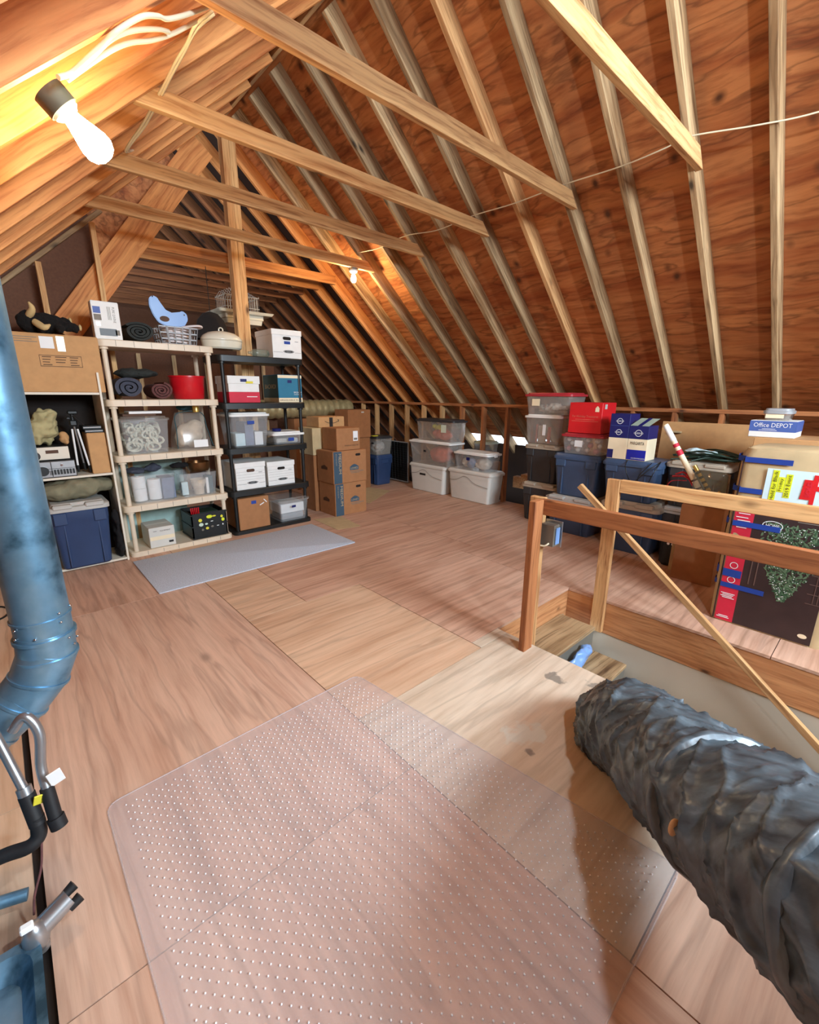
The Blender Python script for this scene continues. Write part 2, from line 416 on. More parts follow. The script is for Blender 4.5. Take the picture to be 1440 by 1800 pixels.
# ------------------------------------------------------------------ mesh builder
class MB:
    def __init__(self):
        self.bm = bmesh.new()
    def _mark(self):
        return set(self.bm.faces)
    def _fin(self, before, mi):
        for f in self.bm.faces:
            if f not in before:
                f.material_index = mi
    def box(self, c, s, bev=0.0, mi=0, mat=None, seg=1):
        before = self._mark()
        r = bmesh.ops.create_cube(self.bm, size=1.0)
        vs = r['verts']
        for v in vs:
            v.co = Vector((v.co.x * s[0], v.co.y * s[1], v.co.z * s[2]))
        if bev > 0:
            es = list({e for v in vs for e in v.link_edges})
            rr = bmesh.ops.bevel(self.bm, geom=es, offset=min(bev, min(s) * 0.45), segments=seg, affect='EDGES', profile=0.5)
            vs = list({v for f in self.bm.faces if f not in before for v in f.verts})
        T = Matrix.Translation(c)
        if mat is not None:
            T = T @ mat.to_4x4()
        for v in vs:
            v.co = T @ v.co
        self._fin(before, mi)
        return self
    def span(self, a, b, **kw):
        a, b = Vector(a), Vector(b)
        return self.box((a + b) / 2, tuple(abs(x) for x in (b - a)), **kw)
    def rings(self, rings, cap0=True, cap1=True, mi=0, closed=True):
        bm = self.bm
        RV = [[bm.verts.new(p) for p in r] for r in rings]
        n = len(RV[0])
        for a, b in zip(RV[:-1], RV[1:]):
            for i in range(n if closed else n - 1):
                j = (i + 1) % n
                try:
                    f = bm.faces.new((a[i], a[j], b[j], b[i])); f.material_index = mi
                except ValueError:
                    pass
        if cap0:
            f = bm.faces.new(list(reversed(RV[0]))); f.material_index = mi
        if cap1:
            f = bm.faces.new(RV[-1]); f.material_index = mi
        return self
    def rloft(self, prof, cx=0, cy=0, n=4, cap0=True, cap1=True, mi=0):
        """prof: (z, sx, sy, corner radius) rounded rectangles stacked"""
        rings = []
        for z, sx, sy, r in prof:
            r = max(0.001, min(r, sx / 2 - 1e-4, sy / 2 - 1e-4))
            ring = []
            for k, (ux, uy) in enumerate(((1, 1), (-1, 1), (-1, -1), (1, -1))):
                for i in range(n + 1):
                    a = k * PI / 2 + i * PI / 2 / n
                    ring.append((cx + ux * (sx / 2 - r) + r * math.cos(a), cy + uy * (sy / 2 - r) + r * math.sin(a), z))
            rings.append(ring)
        return self.rings(rings, cap0, cap1, mi)
    def tube(self, pts, r, seg=10, mi=0, caps=True, frame=None):
        pts = [Vector(p) for p in pts]
        rs = r if isinstance(r, (list, tuple)) else [r] * len(pts)
        t0 = (pts[1] - pts[0]).normalized()
        up = Vector((0, 0, 1)) if abs(t0.z) < 0.9 else Vector((1, 0, 0))
        nrm = t0.cross(up).normalized()
        rings = []
        for i, p in enumerate(pts):
            if i == 0: t = pts[1] - pts[0]
            elif i == len(pts) - 1: t = pts[-1] - pts[-2]
            else: t = (pts[i + 1] - pts[i - 1])
            t.normalize()
            nrm = (nrm - t * nrm.dot(t)).normalized()
            bn = t.cross(nrm)
            rings.append([p + (nrm * math.cos(a) + bn * math.sin(a)) * rs[i] for a in [2 * PI * k / seg for k in range(seg)]])
        return self.rings(rings, caps, caps, mi)
    def cyl(self, a, b, r0, r1=None, seg=20, mi=0):
        return self.tube([a, b], [r0, r0 if r1 is None else r1], seg, mi)
    def lathe(self, prof, seg=28, c=(0, 0, 0), mi=0, cap0=False, cap1=False, sx=1, sy=1):
        rings = [[(c[0] + r * sx * math.cos(2 * PI * k / seg), c[1] + r * sy * math.sin(2 * PI * k / seg), c[2] + z) for k in range(seg)] for r, z in prof]
        return self.rings(rings, cap0, cap1, mi)
    def ell(self, c, r, seg=16, mi=0, mat=None):
        before = self._mark()
        rr = bmesh.ops.create_uvsphere(self.bm, u_segments=seg, v_segments=max(6, seg // 2), radius=1.0)
        for v in rr['verts']:
            q = Vector((v.co.x * r[0], v.co.y * r[1], v.co.z * r[2]))
            if mat is not None: q = mat @ q
            v.co = q + Vector(c)
        self._fin(before, mi)
        return self
    def disc(self, c, right, up, rx, ry, seg=18, mi=0):
        c, right, up = Vector(c), Vector(right), Vector(up)
        f = self.bm.faces.new([self.bm.verts.new(c + right * rx * math.cos(2 * PI * k / seg) + up * ry * math.sin(2 * PI * k / seg)) for k in range(seg)])
        f.material_index = mi
        return self
    def poly(self, pts, mi=0):
        f = self.bm.faces.new([self.bm.verts.new(p) for p in pts]); f.material_index = mi
        return self
    def prism(self, pts2, z0, z1, mi=0, plane='xy'):
        def P(a, b, c):
            return {'xy': (a, b, c), 'xz': (a, c, b), 'yz': (c, a, b)}[plane]
        return self.rings([[P(a, b, z0) for a, b in pts2], [P(a, b, z1) for a, b in pts2]], True, True, mi)
    def wrinkle(self, amp, scale, seed=0.0):
        self.bm.normal_update()
        for v in self.bm.verts:
            v.co += v.normal * (mnoise.noise(v.co * scale + Vector((seed, seed * 1.7, seed * .3))) * amp)
        return self
    def sub(self, n=1):
        bmesh.ops.subdivide_edges(self.bm, edges=list(self.bm.edges), cuts=n, use_grid_fill=True, smooth=0)
        return self
    def mesh(self, name, mats, angle=35):
        bmesh.ops.recalc_face_normals(self.bm, faces=list(self.bm.faces))
        me = bpy.data.meshes.new(name)
        self.bm.to_mesh(me)
        self.bm.free()
        for m in (mats if isinstance(mats, (list, tuple)) else [mats]):
            me.materials.append(M[m] if isinstance(m, str) else m)
        me.shade_smooth()
        me.set_sharp_from_angle(angle=R(angle))
        return me

def obj(name, mb, mats, parent=None, angle=35, loc=None, label=None):
    me = mb.mesh(name, mats, angle) if isinstance(mb, MB) else mb
    o = bpy.data.objects.new(name, me)
    COL.objects.link(o)
    if parent is not None: o.parent = parent
    if loc is not None: o.location = loc
    if label: o['label'] = label
    return o

def tag(o, label, cat, group=None, kind=None):
    o['label'] = label
    o['category'] = cat
    if group: o['group'] = group
    if kind: o['kind'] = kind
    return o

def thing(name, label, cat, loc=(0, 0, 0), rz=0.0, group=None):
    o = bpy.data.objects.new(name, None)
    COL.objects.link(o)
    o.location = loc
    o.rotation_euler = (0, 0, rz)
    o.empty_display_size = 0.05
    return tag(o, label, cat, group)

def struct(name, mb, mats, label=None, angle=35):
    o = obj(name, mb, mats, None, angle)
    o['kind'] = 'structure'
    if label: o['label'] = label
    return o

def smooth_path(pts, n=6):
    """Catmull-Rom"""
    P = [Vector(p) for p in pts]
    P = [2 * P[0] - P[1]] + P + [2 * P[-1] - P[-2]]
    out = []
    for i in range(1, len(P) - 2):
        for k in range(n):
            t = k / n
            a, b, c, d = P[i - 1], P[i], P[i + 1], P[i + 2]
            out.append(0.5 * ((2 * b) + (c - a) * t + (2 * a - 5 * b + 4 * c - d) * t * t + (3 * b - a - 3 * c + d) * t ** 3))
    out.append(P[-2])
    return out

def text(parent, name, s, c, w, h, mat, right=(1, 0, 0), up=(0, 0, 1), off=0.0015, ext=0.0006):
    """printed lettering, fitted to width w and height h, centred at c in the parent's frame"""
    cu = bpy.data.curves.new('lettering', 'FONT')
    cu.body = s
    cu.align_x = 'CENTER'
    cu.align_y = 'CENTER'
    cu.resolution_u = 2
    cu.extrude = 0
    to = bpy.data.objects.new('lettering_curve', cu)
    COL.objects.link(to)
    bpy.context.view_layer.update()
    me = bpy.data.meshes.new_from_object(to)
    bpy.data.objects.remove(to)
    xs = [v.co.x for v in me.vertices]; ys = [v.co.y for v in me.vertices]
    x0, x1, y0, y1 = min(xs), max(xs), min(ys), max(ys)
    right, up = Vector(right), Vector(up)
    n = right.cross(up)
    for v in me.vertices:
        a = (v.co.x - (x0 + x1) / 2) / max(1e-6, x1 - x0) * w
        b = (v.co.y - (y0 + y1) / 2) / max(1e-6, y1 - y0) * h
        v.co = Vector(c) + right * a + up * b + n * off
    me.materials.clear()
    me.materials.append(M[mat])
    return obj(name, me, None, parent)

def decal(parent, name, c, w, h, mat, right=(1, 0, 0), up=(0, 0, 1), off=0.001, th=0.0008):
    right, up = Vector(right), Vector(up)
    n = right.cross(up)
    mb = MB()
    B = Matrix((right, up, n)).transposed()
    mb.box(Vector(c) + n * (off), (w, h, th), mat=B)
    return obj(name, mb, mat, parent)

def oval_ring(mb, c, rx, ry, t, right=(1, 0, 0), up=(0, 0, 1), seg=28, mi=0, off=0.0015, a0=0, a1=2 * PI):
    c, right, up = Vector(c), Vector(right), Vector(up)
    n = right.cross(up)
    c = c + n * off
    k = seg
    o = []; i = []
    for q in range(k + 1):
        a = a0 + (a1 - a0) * q / k
        o.append(mb.bm.verts.new(c + right * rx * math.cos(a) + up * ry * math.sin(a)))
        i.append(mb.bm.verts.new(c + right * (rx - t) * math.cos(a) + up * (ry - t) * math.sin(a)))
    for q in range(k):
        f = mb.bm.faces.new((o[q], o[q + 1], i[q + 1], i[q])); f.material_index = mi

def oriented(p0, p1, up):
    p0, p1 = Vector(p0), Vector(p1)
    x = (p1 - p0).normalized()
    z = Vector(up); z = (z - x * z.dot(x)).normalized()
    y = z.cross(x)
    Mx = Matrix((x, y, z)).transposed().to_4x4()
    Mx.translation = p0
    return Mx, (p1 - p0).length

def board(name, p0, p1, w, h, up, mat, label=None, cat=None, group=None, parent=None, cut0=0.0, cut1=0.0):
    """lumber; p0-p1 runs along the middle of its lower face; local x is the grain"""
    Mx, L = oriented(p0, p1, up)
    mb = MB()
    b = 0.002
    pts = [(0, 0), (L, 0), (L + cut1, h), (0 + cut0, h)]
    mb.rings([[(x, -w / 2, z) for x, z in pts], [(x, w / 2, z) for x, z in pts]])
    bmesh.ops.bevel(mb.bm, geom=list(mb.bm.edges), offset=b, segments=1, affect='EDGES')
    o = obj(name, mb, mat, parent)
    o.matrix_world = Mx
    if label: tag(o, label, cat, group)
    return o

ORD = ['first', 'second', 'third', 'fourth', 'fifth', 'sixth', 'seventh', 'eighth', 'ninth', 'tenth', 'eleventh', 'twelfth',
       'thirteenth', 'fourteenth', 'fifteenth', 'sixteenth', 'seventeenth', 'eighteenth', 'nineteenth', 'twentieth', 'twenty-first', 'twenty-second', 'twenty-third', 'twenty-fourth']

# ------------------------------------------------------------------ roof, walls, floor
TAN = 0.9
RX, RZ = 2.09, 4.004                      # ridge (lower faces of the rafters)
def zr(x): return RZ - TAN * (x - RX)      # right slope
def zl(x): return RZ - TAN * (RX - x)      # left slope
DEP = 0.14
ST_ = Vector((TAN, 0, 1)).normalized()     # outward normal of right slope
SL_ = Vector((-TAN, 0, 1)).normalized()
Y0, Y1, YB = -2.6, 5.02, 8.9

def slab(mb, pts, nrm, th=0.015):
    n = Vector(nrm) * th
    mb.rings([[Vector(p) for p in pts], [Vector(p) + n for p in pts]])

def rp(x, y): return Vector((x, y, zr(x))) + ST_ * DEP
def lp(x, y): return Vector((x, y, zl(x))) + SL_ * DEP
HX, HZ = 0.4, zr(0.4)                      # ridge of the taller roof beyond
mb = MB()
xe = 6.5
# the slope towards the stairs; cut back at the eave where daylight comes in
slab(mb, [rp(RX - .12, Y0), rp(5.72, Y0), rp(5.72, 5.25), rp(RX - .12, 5.25)], ST_)
slab(mb, [rp(5.72, Y0), rp(xe, Y0), rp(xe, 3.3), rp(5.72, 3.3)], ST_)
slab(mb, [rp(5.72, 4.95), rp(xe, 4.95), rp(xe, 5.25), rp(5.72, 5.25)], ST_)
struct('ceiling_right', mb, 'roof_ply', 'bare plywood roof slope above the stored totes')
mb = MB()
slab(mb, [rp(HX, 5.25), rp(xe, 5.25), rp(xe, YB), rp(HX, YB)], ST_)
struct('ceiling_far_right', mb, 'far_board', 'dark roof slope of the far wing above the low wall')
mb = MB()
slab(mb, [lp(-2.7, Y0), lp(RX + .12, Y0), lp(RX + .12, Y1 + .06), lp(-2.7, Y1 + .06)], SL_)
struct('ceiling_left', mb, 'roof_ply', 'bare plywood roof slope behind the big bulb')
mb = MB()
slab(mb, [Vector((HX - 4.4, Y1 + .25, HZ - .9 * 4.4)) + SL_ * DEP, Vector((HX, Y1 + .25, HZ)) + SL_ * DEP, Vector((HX, YB, HZ)) + SL_ * DEP, Vector((HX - 4.4, YB, HZ - .9 * 4.4)) + SL_ * DEP], SL_)
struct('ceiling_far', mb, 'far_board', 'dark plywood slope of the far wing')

# floor sheets
sheets = [  # x0,x1,y0,y1,material,grain axis
    (-.14, 1.0, 1.07, 3.50, 0, 'y'), (-.14, 1.0, Y0, 1.07, 0, 'y'), (-.14, 1.0, 3.5, 6.0, 2, 'y'),
    (1.0, 1.43, 2.67, 5.0, 1, 'x'), (1.43, 3.3, 2.67, 3.9, 2, 'x'), (1.43, 3.3, 3.9, 5.0, 2, 'x'), (1.0, 1.9, 1.435, 2.67, 1, 'x'),
    (1.9, 3.1, 1.51, 2.67, 2, 'x'), (1.9, 2.16, 1.435, 1.51, 3, 'x'), (1.0, 2.16, .21, 1.435, 3, 'x'), (1.0, 2.16, Y0, .21, 0, 'x'),
    (3.08, 4.3, 0.25, 1.51, 2, 'x'), (4.3, 5.15, .25, 1.51, 2, 'x'), (3.08, 5.15, Y0, .25, 2, 'x'), (3.1, 5.15, 1.51, 2.67, 2, 'x'), (3.3, 5.15, 2.67, 3.9, 2, 'x'),
    (3.3, 5.15, 3.9, 5.0, 2, 'x'), (1.0, 3.3, 5.0, 7, 2, 'x'), (3.3, 5.15, 5.0, 7, 2, 'x'), (-2.4, -.16, Y0, 1.9, 1, 'y'), (-2.4, -.16, 1.9, 6.0, 1, 'y'),
    (-2.4, 5.15, 7.0, YB, 2, 'x'), (-2.4, 1.0, 6.0, 7.0, 2, 'x'), (2.16, 3.08, Y0, -1.1, 2, 'x'),
]
bmf = bmesh.new()
uvl = bmf.loops.layers.uv.new('UVMap')
for k, (x0, x1, y0, y1, mi, ax) in enumerate(sheets):
    g = 0.0022
    a, b, c, d = x0 + g, x1 - g, y0 + g, y1 - g
    V = [bmf.verts.new(p) for p in ((a, c, 0), (b, c, 0), (b, d, 0), (a, d, 0), (a, c, -.018), (b, c, -.018), (b, d, -.018), (a, d, -.018))]
    for q in ((0, 1, 2, 3), (7, 6, 5, 4), (0, 4, 5, 1), (1, 5, 6, 2), (2, 6, 7, 3), (3, 7, 4, 0)):
        f = bmf.faces.new([V[i] for i in q])
        f.material_index = mi
        for l in f.loops:
            u, v = (l.vert.co.x, l.vert.co.y) if ax == 'x' else (l.vert.co.y, l.vert.co.x)
            l[uvl].uv = (u + k * 3.7 + l.vert.co.z, v + k * 5.3 + l.vert.co.z)
me = bpy.data.meshes.new('floor')
bmf.to_mesh(me); bmf.free()
for m in ('ply_a', 'ply_b', 'ply_c', 'ply_d'): me.materials.append(M[m])
o = obj('floor', me, None); o['kind'] = 'structure'; o['label'] = 'worn plywood sheet flooring with dark gaps'
mb = MB()
mb.span((-2.4, Y0, -.045), (2.14, YB, -.022)); mb.span((3.10, Y0, -.045), (5.1, YB, -.022)); mb.span((2.14, 1.53, -.045), (3.10, YB, -.022))
struct('floor_underside', mb, 'dark', 'dark subfloor seen in the gaps')
mb = MB()
mb.span((5.15, Y0, -.32), (6.6, YB, -.30))
mb.span((6.5, Y0, -.30), (6.52, 3.0, .25)); mb.span((6.5, 5.25, -.30), (6.52, YB, .25)); mb.span((5.90, 3.0, -.30), (5.92, 5.25, .71)); mb.span((5.95, 2.98, -.3), (6.52, 3.0, .3)); mb.span((5.95, 5.25, -.3), (6.52, 5.27, .3))
struct('floor_eave', mb, 'far_board', 'darkened ceiling board beyond the low wall')

# stairwell
for k, (a, b, c) in enumerate((((3.085, -1.1, -.1425), (3.085, 1.53, -.1425), (1, 0, 0)), ((2.155, 1.515, -.1425), (3.084, 1.515, -.1425), (0, 1, 0)), ((2.155, -1.1, -.1425), (2.155, 1.53, -.1425), (-1, 0, 0)))):
    o = board(f'trim_{k + 1}', a, b, .245, .038, c, 'joist')
    o['kind'] = 'structure'; o['label'] = 'broad timber joist lining the stairwell'
mb = MB()
mb.span((3.09, -1.1, -2.6), (3.105, 1.53, -.268)); mb.span((2.135, -1.1, -2.6), (2.15, 1.53, -.268))
mb.span((2.15, 1.50, -2.6), (3.09, 1.515, -.6)); mb.span((2.15, -1.12, -2.6), (3.09, -1.1, -.02))
mb.span((2.1, -1.2, -2.62), (3.2, 1.6, -2.6))
struct('wall_stairwell', mb, 'drywall', 'painted plasterboard lining the stairwell')

# gable wall with the stud framing beyond the shelves
mb = MB()
pts = [(-2.35, 0), (.88, 0), (.88, zl(.88) + .1), (-2.35, zl(-2.35) + .15)]
mb.prism(pts, 5.16, 5.18, plane='xz')
struct('wall_far_left', mb, 'brown_board', 'brown fibreboard gable wall behind the bookcase')
mb = MB()
mb.prism([(.88, 2.35), (1.70, 3.45), (1.6, zl(1.6) + .1), (.88, zl(.88) + .1)], 5.165, 5.18, plane='xz')
struct('wall_gable_plywood', mb, 'roof_ply', 'orange plywood panel in the gable')
mb = MB()
mb.prism([(-4, -.3), (6.5, -.3), (6.5, .25), (HX, HZ + .25), (-4, HZ - 3.7)], 8.86, 8.88, plane='xz')
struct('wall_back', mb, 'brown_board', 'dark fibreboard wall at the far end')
# rear gable with the window behind the camera
mb = MB()
wx0, wx1, wz0, wz1 = 1.3, 2.9, 1.9, 3.1
mb.prism([(-2.35, 0), (wx0, 0), (wx0, zl(wx0) + .1), (-2.35, .1)], Y0 - .02, Y0, plane='xz')
mb.prism([(wx1, 0), (6.4, 0), (6.4, .1), (wx1, zr(wx1) + .1)], Y0 - .02, Y0, plane='xz')
mb.prism([(wx0, wz1), (wx1, wz1), (wx1, zr(wx1) + .1), (RX, RZ + .1), (wx0, zl(wx0) + .1)], Y0 - .02, Y0, plane='xz')
mb.prism([(wx0, 0), (wx1, 0), (wx1, wz0), (wx0, wz0)], Y0 - .02, Y0, plane='xz')
struct('wall_rear', mb, 'brown_board', 'fibreboard gable wall behind the camera')
mb = MB()
for a, b in (((wx0, Y0 - .03, wz0), (wx0 + .05, Y0 + .03, wz1)), ((wx1 - .05, Y0 - .03, wz0), (wx1, Y0 + .03, wz1)),
             ((wx0, Y0 - .03, wz1 - .05), (wx1, Y0 + .03, wz1)), ((wx0, Y0 - .03, wz0), (wx1, Y0 + .03, wz0 + .05)),
             (((wx0 + wx1) / 2 - .02, Y0 - .02, wz0), ((wx0 + wx1) / 2 + .02, Y0 + .02, wz1))):
    mb.span(a, b)
struct('window_1', mb, 'white_w', 'white framed gable window')
# fibreboard with studs low behind the shelves
mb = MB()
mb.span((.9, 6.55, 0), (3.2, 6.57, 1.95))
struct('wall_low_partition', mb, 'brown_board', 'low fibreboard partition behind the shelving')
for k, x in enumerate((1.0, 1.4, 1.8, 2.2, 2.6, 3.0)):
    board('partition_stud', (x, 6.50, 0.0), (x, 6.50, 1.93), .038, .05, (0, -1, 0), 'lumber_old',
          f'thin stud on the low partition, {ORD[k]} from the left behind the shelving', 'stud', 'studs of the low partition')

# ridge board
board('ridge_board', (RX, Y0, RZ + .02), (RX, Y1 + .04, RZ + .02), .03, .16, (0, 0, 1), 'lumber_old', 'dark ridge board where both roof slopes meet', 'roof beam')

# rafters, right slope (front run)
SP = .4064
ys = []
y = 3.6
while y > Y0 + .3: y -= SP
y += SP
while y < Y1 - .1: ys.append(y); y += SP
vis = [v for v in ys if v > .3]
hid = [v for v in ys if v <= .3]
def rafter_right(y, x0, mat, label, grp):
    a = Vector((x0, y + .019, zr(x0))); b = Vector((6.35, y + .019, zr(6.35)))
    board('rafter', a, b, .038, DEP, ST_, mat, label, 'rafter', grp)
tones = ['lumber_old', 'lumber', 'lumber_old']
for k, v in enumerate(sorted(vis)):
    rafter_right(v, RX + .02, 'lumber_old' if k != 5 else 'lumber', f'weathered rafter on the slope above the totes, {ORD[k]} from the right edge of the photo', 'rafters above the stored totes')
for v in hid:
    rafter_right(v, RX + .02, 'lumber_old', f'rafter over the stairwell side, outside the photo, {ORD[hid[::-1].index(v)]} past the photo edge', 'rafters behind the camera')
# far run: continues up past the ridge of the near wing
y = ys[-1] + SP
k = 0
while y < YB - .1:
    rafter_right(y, HX + .02, 'lumber_orange' if k < 3 else 'lumber_far', f'rafter in the far wing, {ORD[k]} beyond the tall king post', 'rafters of the far wing')  # nearest rafters get the bulb-lit colour, the rest the shaded one
    y += SP; k += 1
# left slope
yl = 1.88 - SP * 4
lefts = []
y = 1.86
while y > Y0 + .3: y -= SP
y += SP
while y < Y1 - .05: lefts.append(y); y += SP
kk = 0
for v in lefts:
    a = Vector((RX - .02, v, zl(RX - .02))); b = Vector((-2.3, v, zl(-2.3)))
    if v > 1.4:
        board('rafter', a, b, .038, DEP, SL_, 'lumber_orange', f'rafter on the slope by the big bulb, {ORD[kk]} counting away from the camera', 'rafters on the bulb side')
        kk += 1
    else:
        board('rafter', a, b, .038, DEP, SL_, 'lumber_old', f'rafter over the metal duct side, outside the photo, {ORD[[q for q in lefts[::-1] if q <= 1.4].index(v)]} past the photo edge', 'rafters behind the camera')

# collar ties
tie_y = [1.14, 1.953, 2.766, 3.578, 4.391]
for k, y in enumerate(tie_y):
    zb = 2.80
    xa, xb = RX - (RZ - zb) / TAN - .02, RX + (RZ - zb) / TAN + .02
    board('collar_tie', (xa, y, zb), (xb, y, zb), .038, .095, (0, 0, 1), 'lumber' if k % 2 else 'lumber_new',
          f'long collar tie spanning both slopes, {ORD[k]} from the camera', 'collar tie', 'collar ties of the near wing', cut0=.1, cut1=-.1)
for k in range(9):
    y = 5.19 + SP * k
    zb = 2.80
    board('collar_tie', (-1.9, y, zb), (RX + (RZ - zb) / TAN + .02, y, zb), .038, .10 if k < 2 else .066, (0, 0, 1), 'lumber_orange' if k < 2 else 'lumber_far',  # bulb light painted on the front ties, shade on those behind
          f'tie in the dark far wing, {ORD[k]} beyond the king post', 'collar tie', 'ties of the far wing')

# king post (doubled) and the wide valley board
kp = thing('king_post', 'tall doubled post rising from behind the shelving to the ridge', 'post', (2.145, 5.02, 0))
for s in (-1, 1):
    b_ = board('plank', (s * .035, 0, 0), (s * .035, 0, 4.0), .068, .10, (0, 1, 0), 'lumber_new', parent=kp)
    b_.matrix_parent_inverse = Matrix.Identity(4)
    Mx, L = oriented((s * .035, 0, 0), (s * .035, 0, 4.0), (0, 1, 0))
    b_.matrix_local = Mx
pa = [(.50, 2.02), (.585, 1.93), (.90, 2.27), (1.60, 3.18), (2.07, 3.93), (1.90, 3.93), (1.48, 3.46), (.95, 2.70)]
def plate(name, pts, y0, y1, mat, label, cat):
    mb = MB(); mb.prism(pts, y0, y1, plane='xz')
    return tag(obj(name, mb, mat), label, cat)
Mx, L = oriented((.62, 5.09, 1.90), (1.98, 5.09, 3.72), (-.8, 0, .6))
mb = MB(); mb.span((0, -.02, -.02), (L, .02, .21), bev=.002)
o = obj('valley_board', mb, 'lumber_orange'); o.matrix_world = Mx
tag(o, 'wide diagonal plank climbing from the appliance box to the ridge', 'roof beam')
for k, (x, z1) in enumerate(((-.35, zl(-.35)), (.06, zl(.06)), (.455, zl(.455)), (.875, zl(.875)))):
    board('gable_stud', (x, 4.99, 0.0), (x, 4.99, z1 - .04), .04, .05, (0, 1, 0), 'lumber_new',
          ['gable stud hidden beside the metal pipe', 'gable stud at the left edge of the photo', 'slim gable stud standing behind the black plush animal', 'slim gable stud crossing the wide diagonal plank'][k], 'stud', 'gable studs')
board('gable_plate', (-2.2, 5.08, zl(-2.2) - .02), (.98, 5.08, zl(.98) - .02), .05, .035, SL_, 'lumber_old', 'pale sloping plate on top of the brown gable wall', 'wall plate')

# knee wall
KX = 5.05
board('knee_wall_plate', (KX + .04, Y0, 1.30), (KX + .04, 7.6, 1.30), .085, .038, (0, 0, 1), 'lumber_red', 'long top plate running along the low stud wall', 'wall plate')
y = 3.6 - SP * 14; k = 0
studs = []
while y < 7.6:
    if y > Y0 + .2: studs.append(y)
    y += SP
vs = [v for v in studs if v > .3]
for v in studs:
    if v > .3:
        board('knee_wall_stud', (KX, v, 0), (KX, v, 1.298), .04, .08, (1, 0, 0), 'lumber_red' if v < 4.6 else 'lumber',
              f'short stud of the low side wall, {ORD[vs.index(v)]} from the right edge of the photo', 'stud', 'studs of the low side wall')
board('corner_post', (5.0, 7.62, 0), (5.0, 7.62, 1.36), .09, .12, (1, 0, 0), 'lumber', 'thick corner post at the far end of the low side wall', 'post')

# ------------------------------------------------------------------ lamps
M['boxgreen'] = simple('dark_green_grey_box', (70, 82, 72), 0.6)
M['bulb'] = emit('glowing_bulb', BULB_COLOR, 1.0)
def bulb_lamp(loc, axis, power, label, long=True, sock=True):
    t = thing('ceiling_lamp', label, 'lamp', loc)
    ax = Vector(axis).normalized()
    q = Vector((0, 0, -1)).rotation_difference(ax).to_matrix()
    def turn(mb):
        for v in mb.bm.verts: v.co = q @ v.co
        return mb
    s = 1.0 if long else .72
    mb = MB(); mb.rloft([(0.0, .10, .10, .046), (-.055, .10, .10, .046)], n=6) if long else mb.cyl((0, 0, 0), (0, 0, -.02), .05)
    if long:
        obj('junction_box', turn(mb), 'boxgreen', t)
    else:
        obj('ceiling_plate', turn(mb), 'greymetal', t)
    z0 = -.05 if long else -.02
    mb = MB(); mb.lathe([(.001, z0), (.046, z0), (.044, z0 - .014), (.032, z0 - .024), (.001, z0 - .024)])
    obj('socket', turn(mb), 'paper', t)
    zb = z0 - .024
    prof = [(.001, 0), (.026, -.001), (.028, -.012), (.033, -.030), (.042, -.055), (.050, -.082), (.050, -.104), (.038, -.124), (.018, -.134), (.001, -.136)] if long else \
           [(.001, 0), (.013, -.001), (.014, -.012), (.022, -.035), (.029, -.058), (.028, -.080), (.018, -.096), (.001, -.102)]
    mb = MB(); mb.lathe([(r, zb + z) for r, z in prof], seg=24)
    g = obj('glass_bulb', turn(mb), None or emit('glowing_bulb_' + ('big' if long else 'small'), BULB_COLOR, power), t, angle=80)
    return t
bulb_lamp((.295, 2.06, 2.40), (.70, 0, -.71), BULB_POWER * 1.15, 'big bare glowing bulb on a grey junction box by the roof slope')
bulb_lamp((3.17, 4.40, 2.80), (0, 0, -1), BULB_POWER * 3.2, 'small bare glowing bulb under the collar tie over the far totes', long=False)
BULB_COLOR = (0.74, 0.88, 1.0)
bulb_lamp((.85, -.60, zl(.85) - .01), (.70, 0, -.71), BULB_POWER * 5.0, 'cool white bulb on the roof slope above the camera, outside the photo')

# ------------------------------------------------------------------ placing helpers
def spotL(x0, x1, yf, d, z):      # faces the camera side (-y)
    return dict(loc=((x0 + x1) / 2, yf + d / 2, z), rz=0.0, w=x1 - x0, d=d)
def spotR(y0, y1, xf, d, z):      # stored along the low wall, faces -x
    return dict(loc=(xf + d / 2, (y0 + y1) / 2, z), rz=-PI / 2, w=y1 - y0, d=d)

def sticker(t, x, z, w, h, y, mat='paper', name='label'):
    return decal(t, name, (x, y, z), w, h, mat)

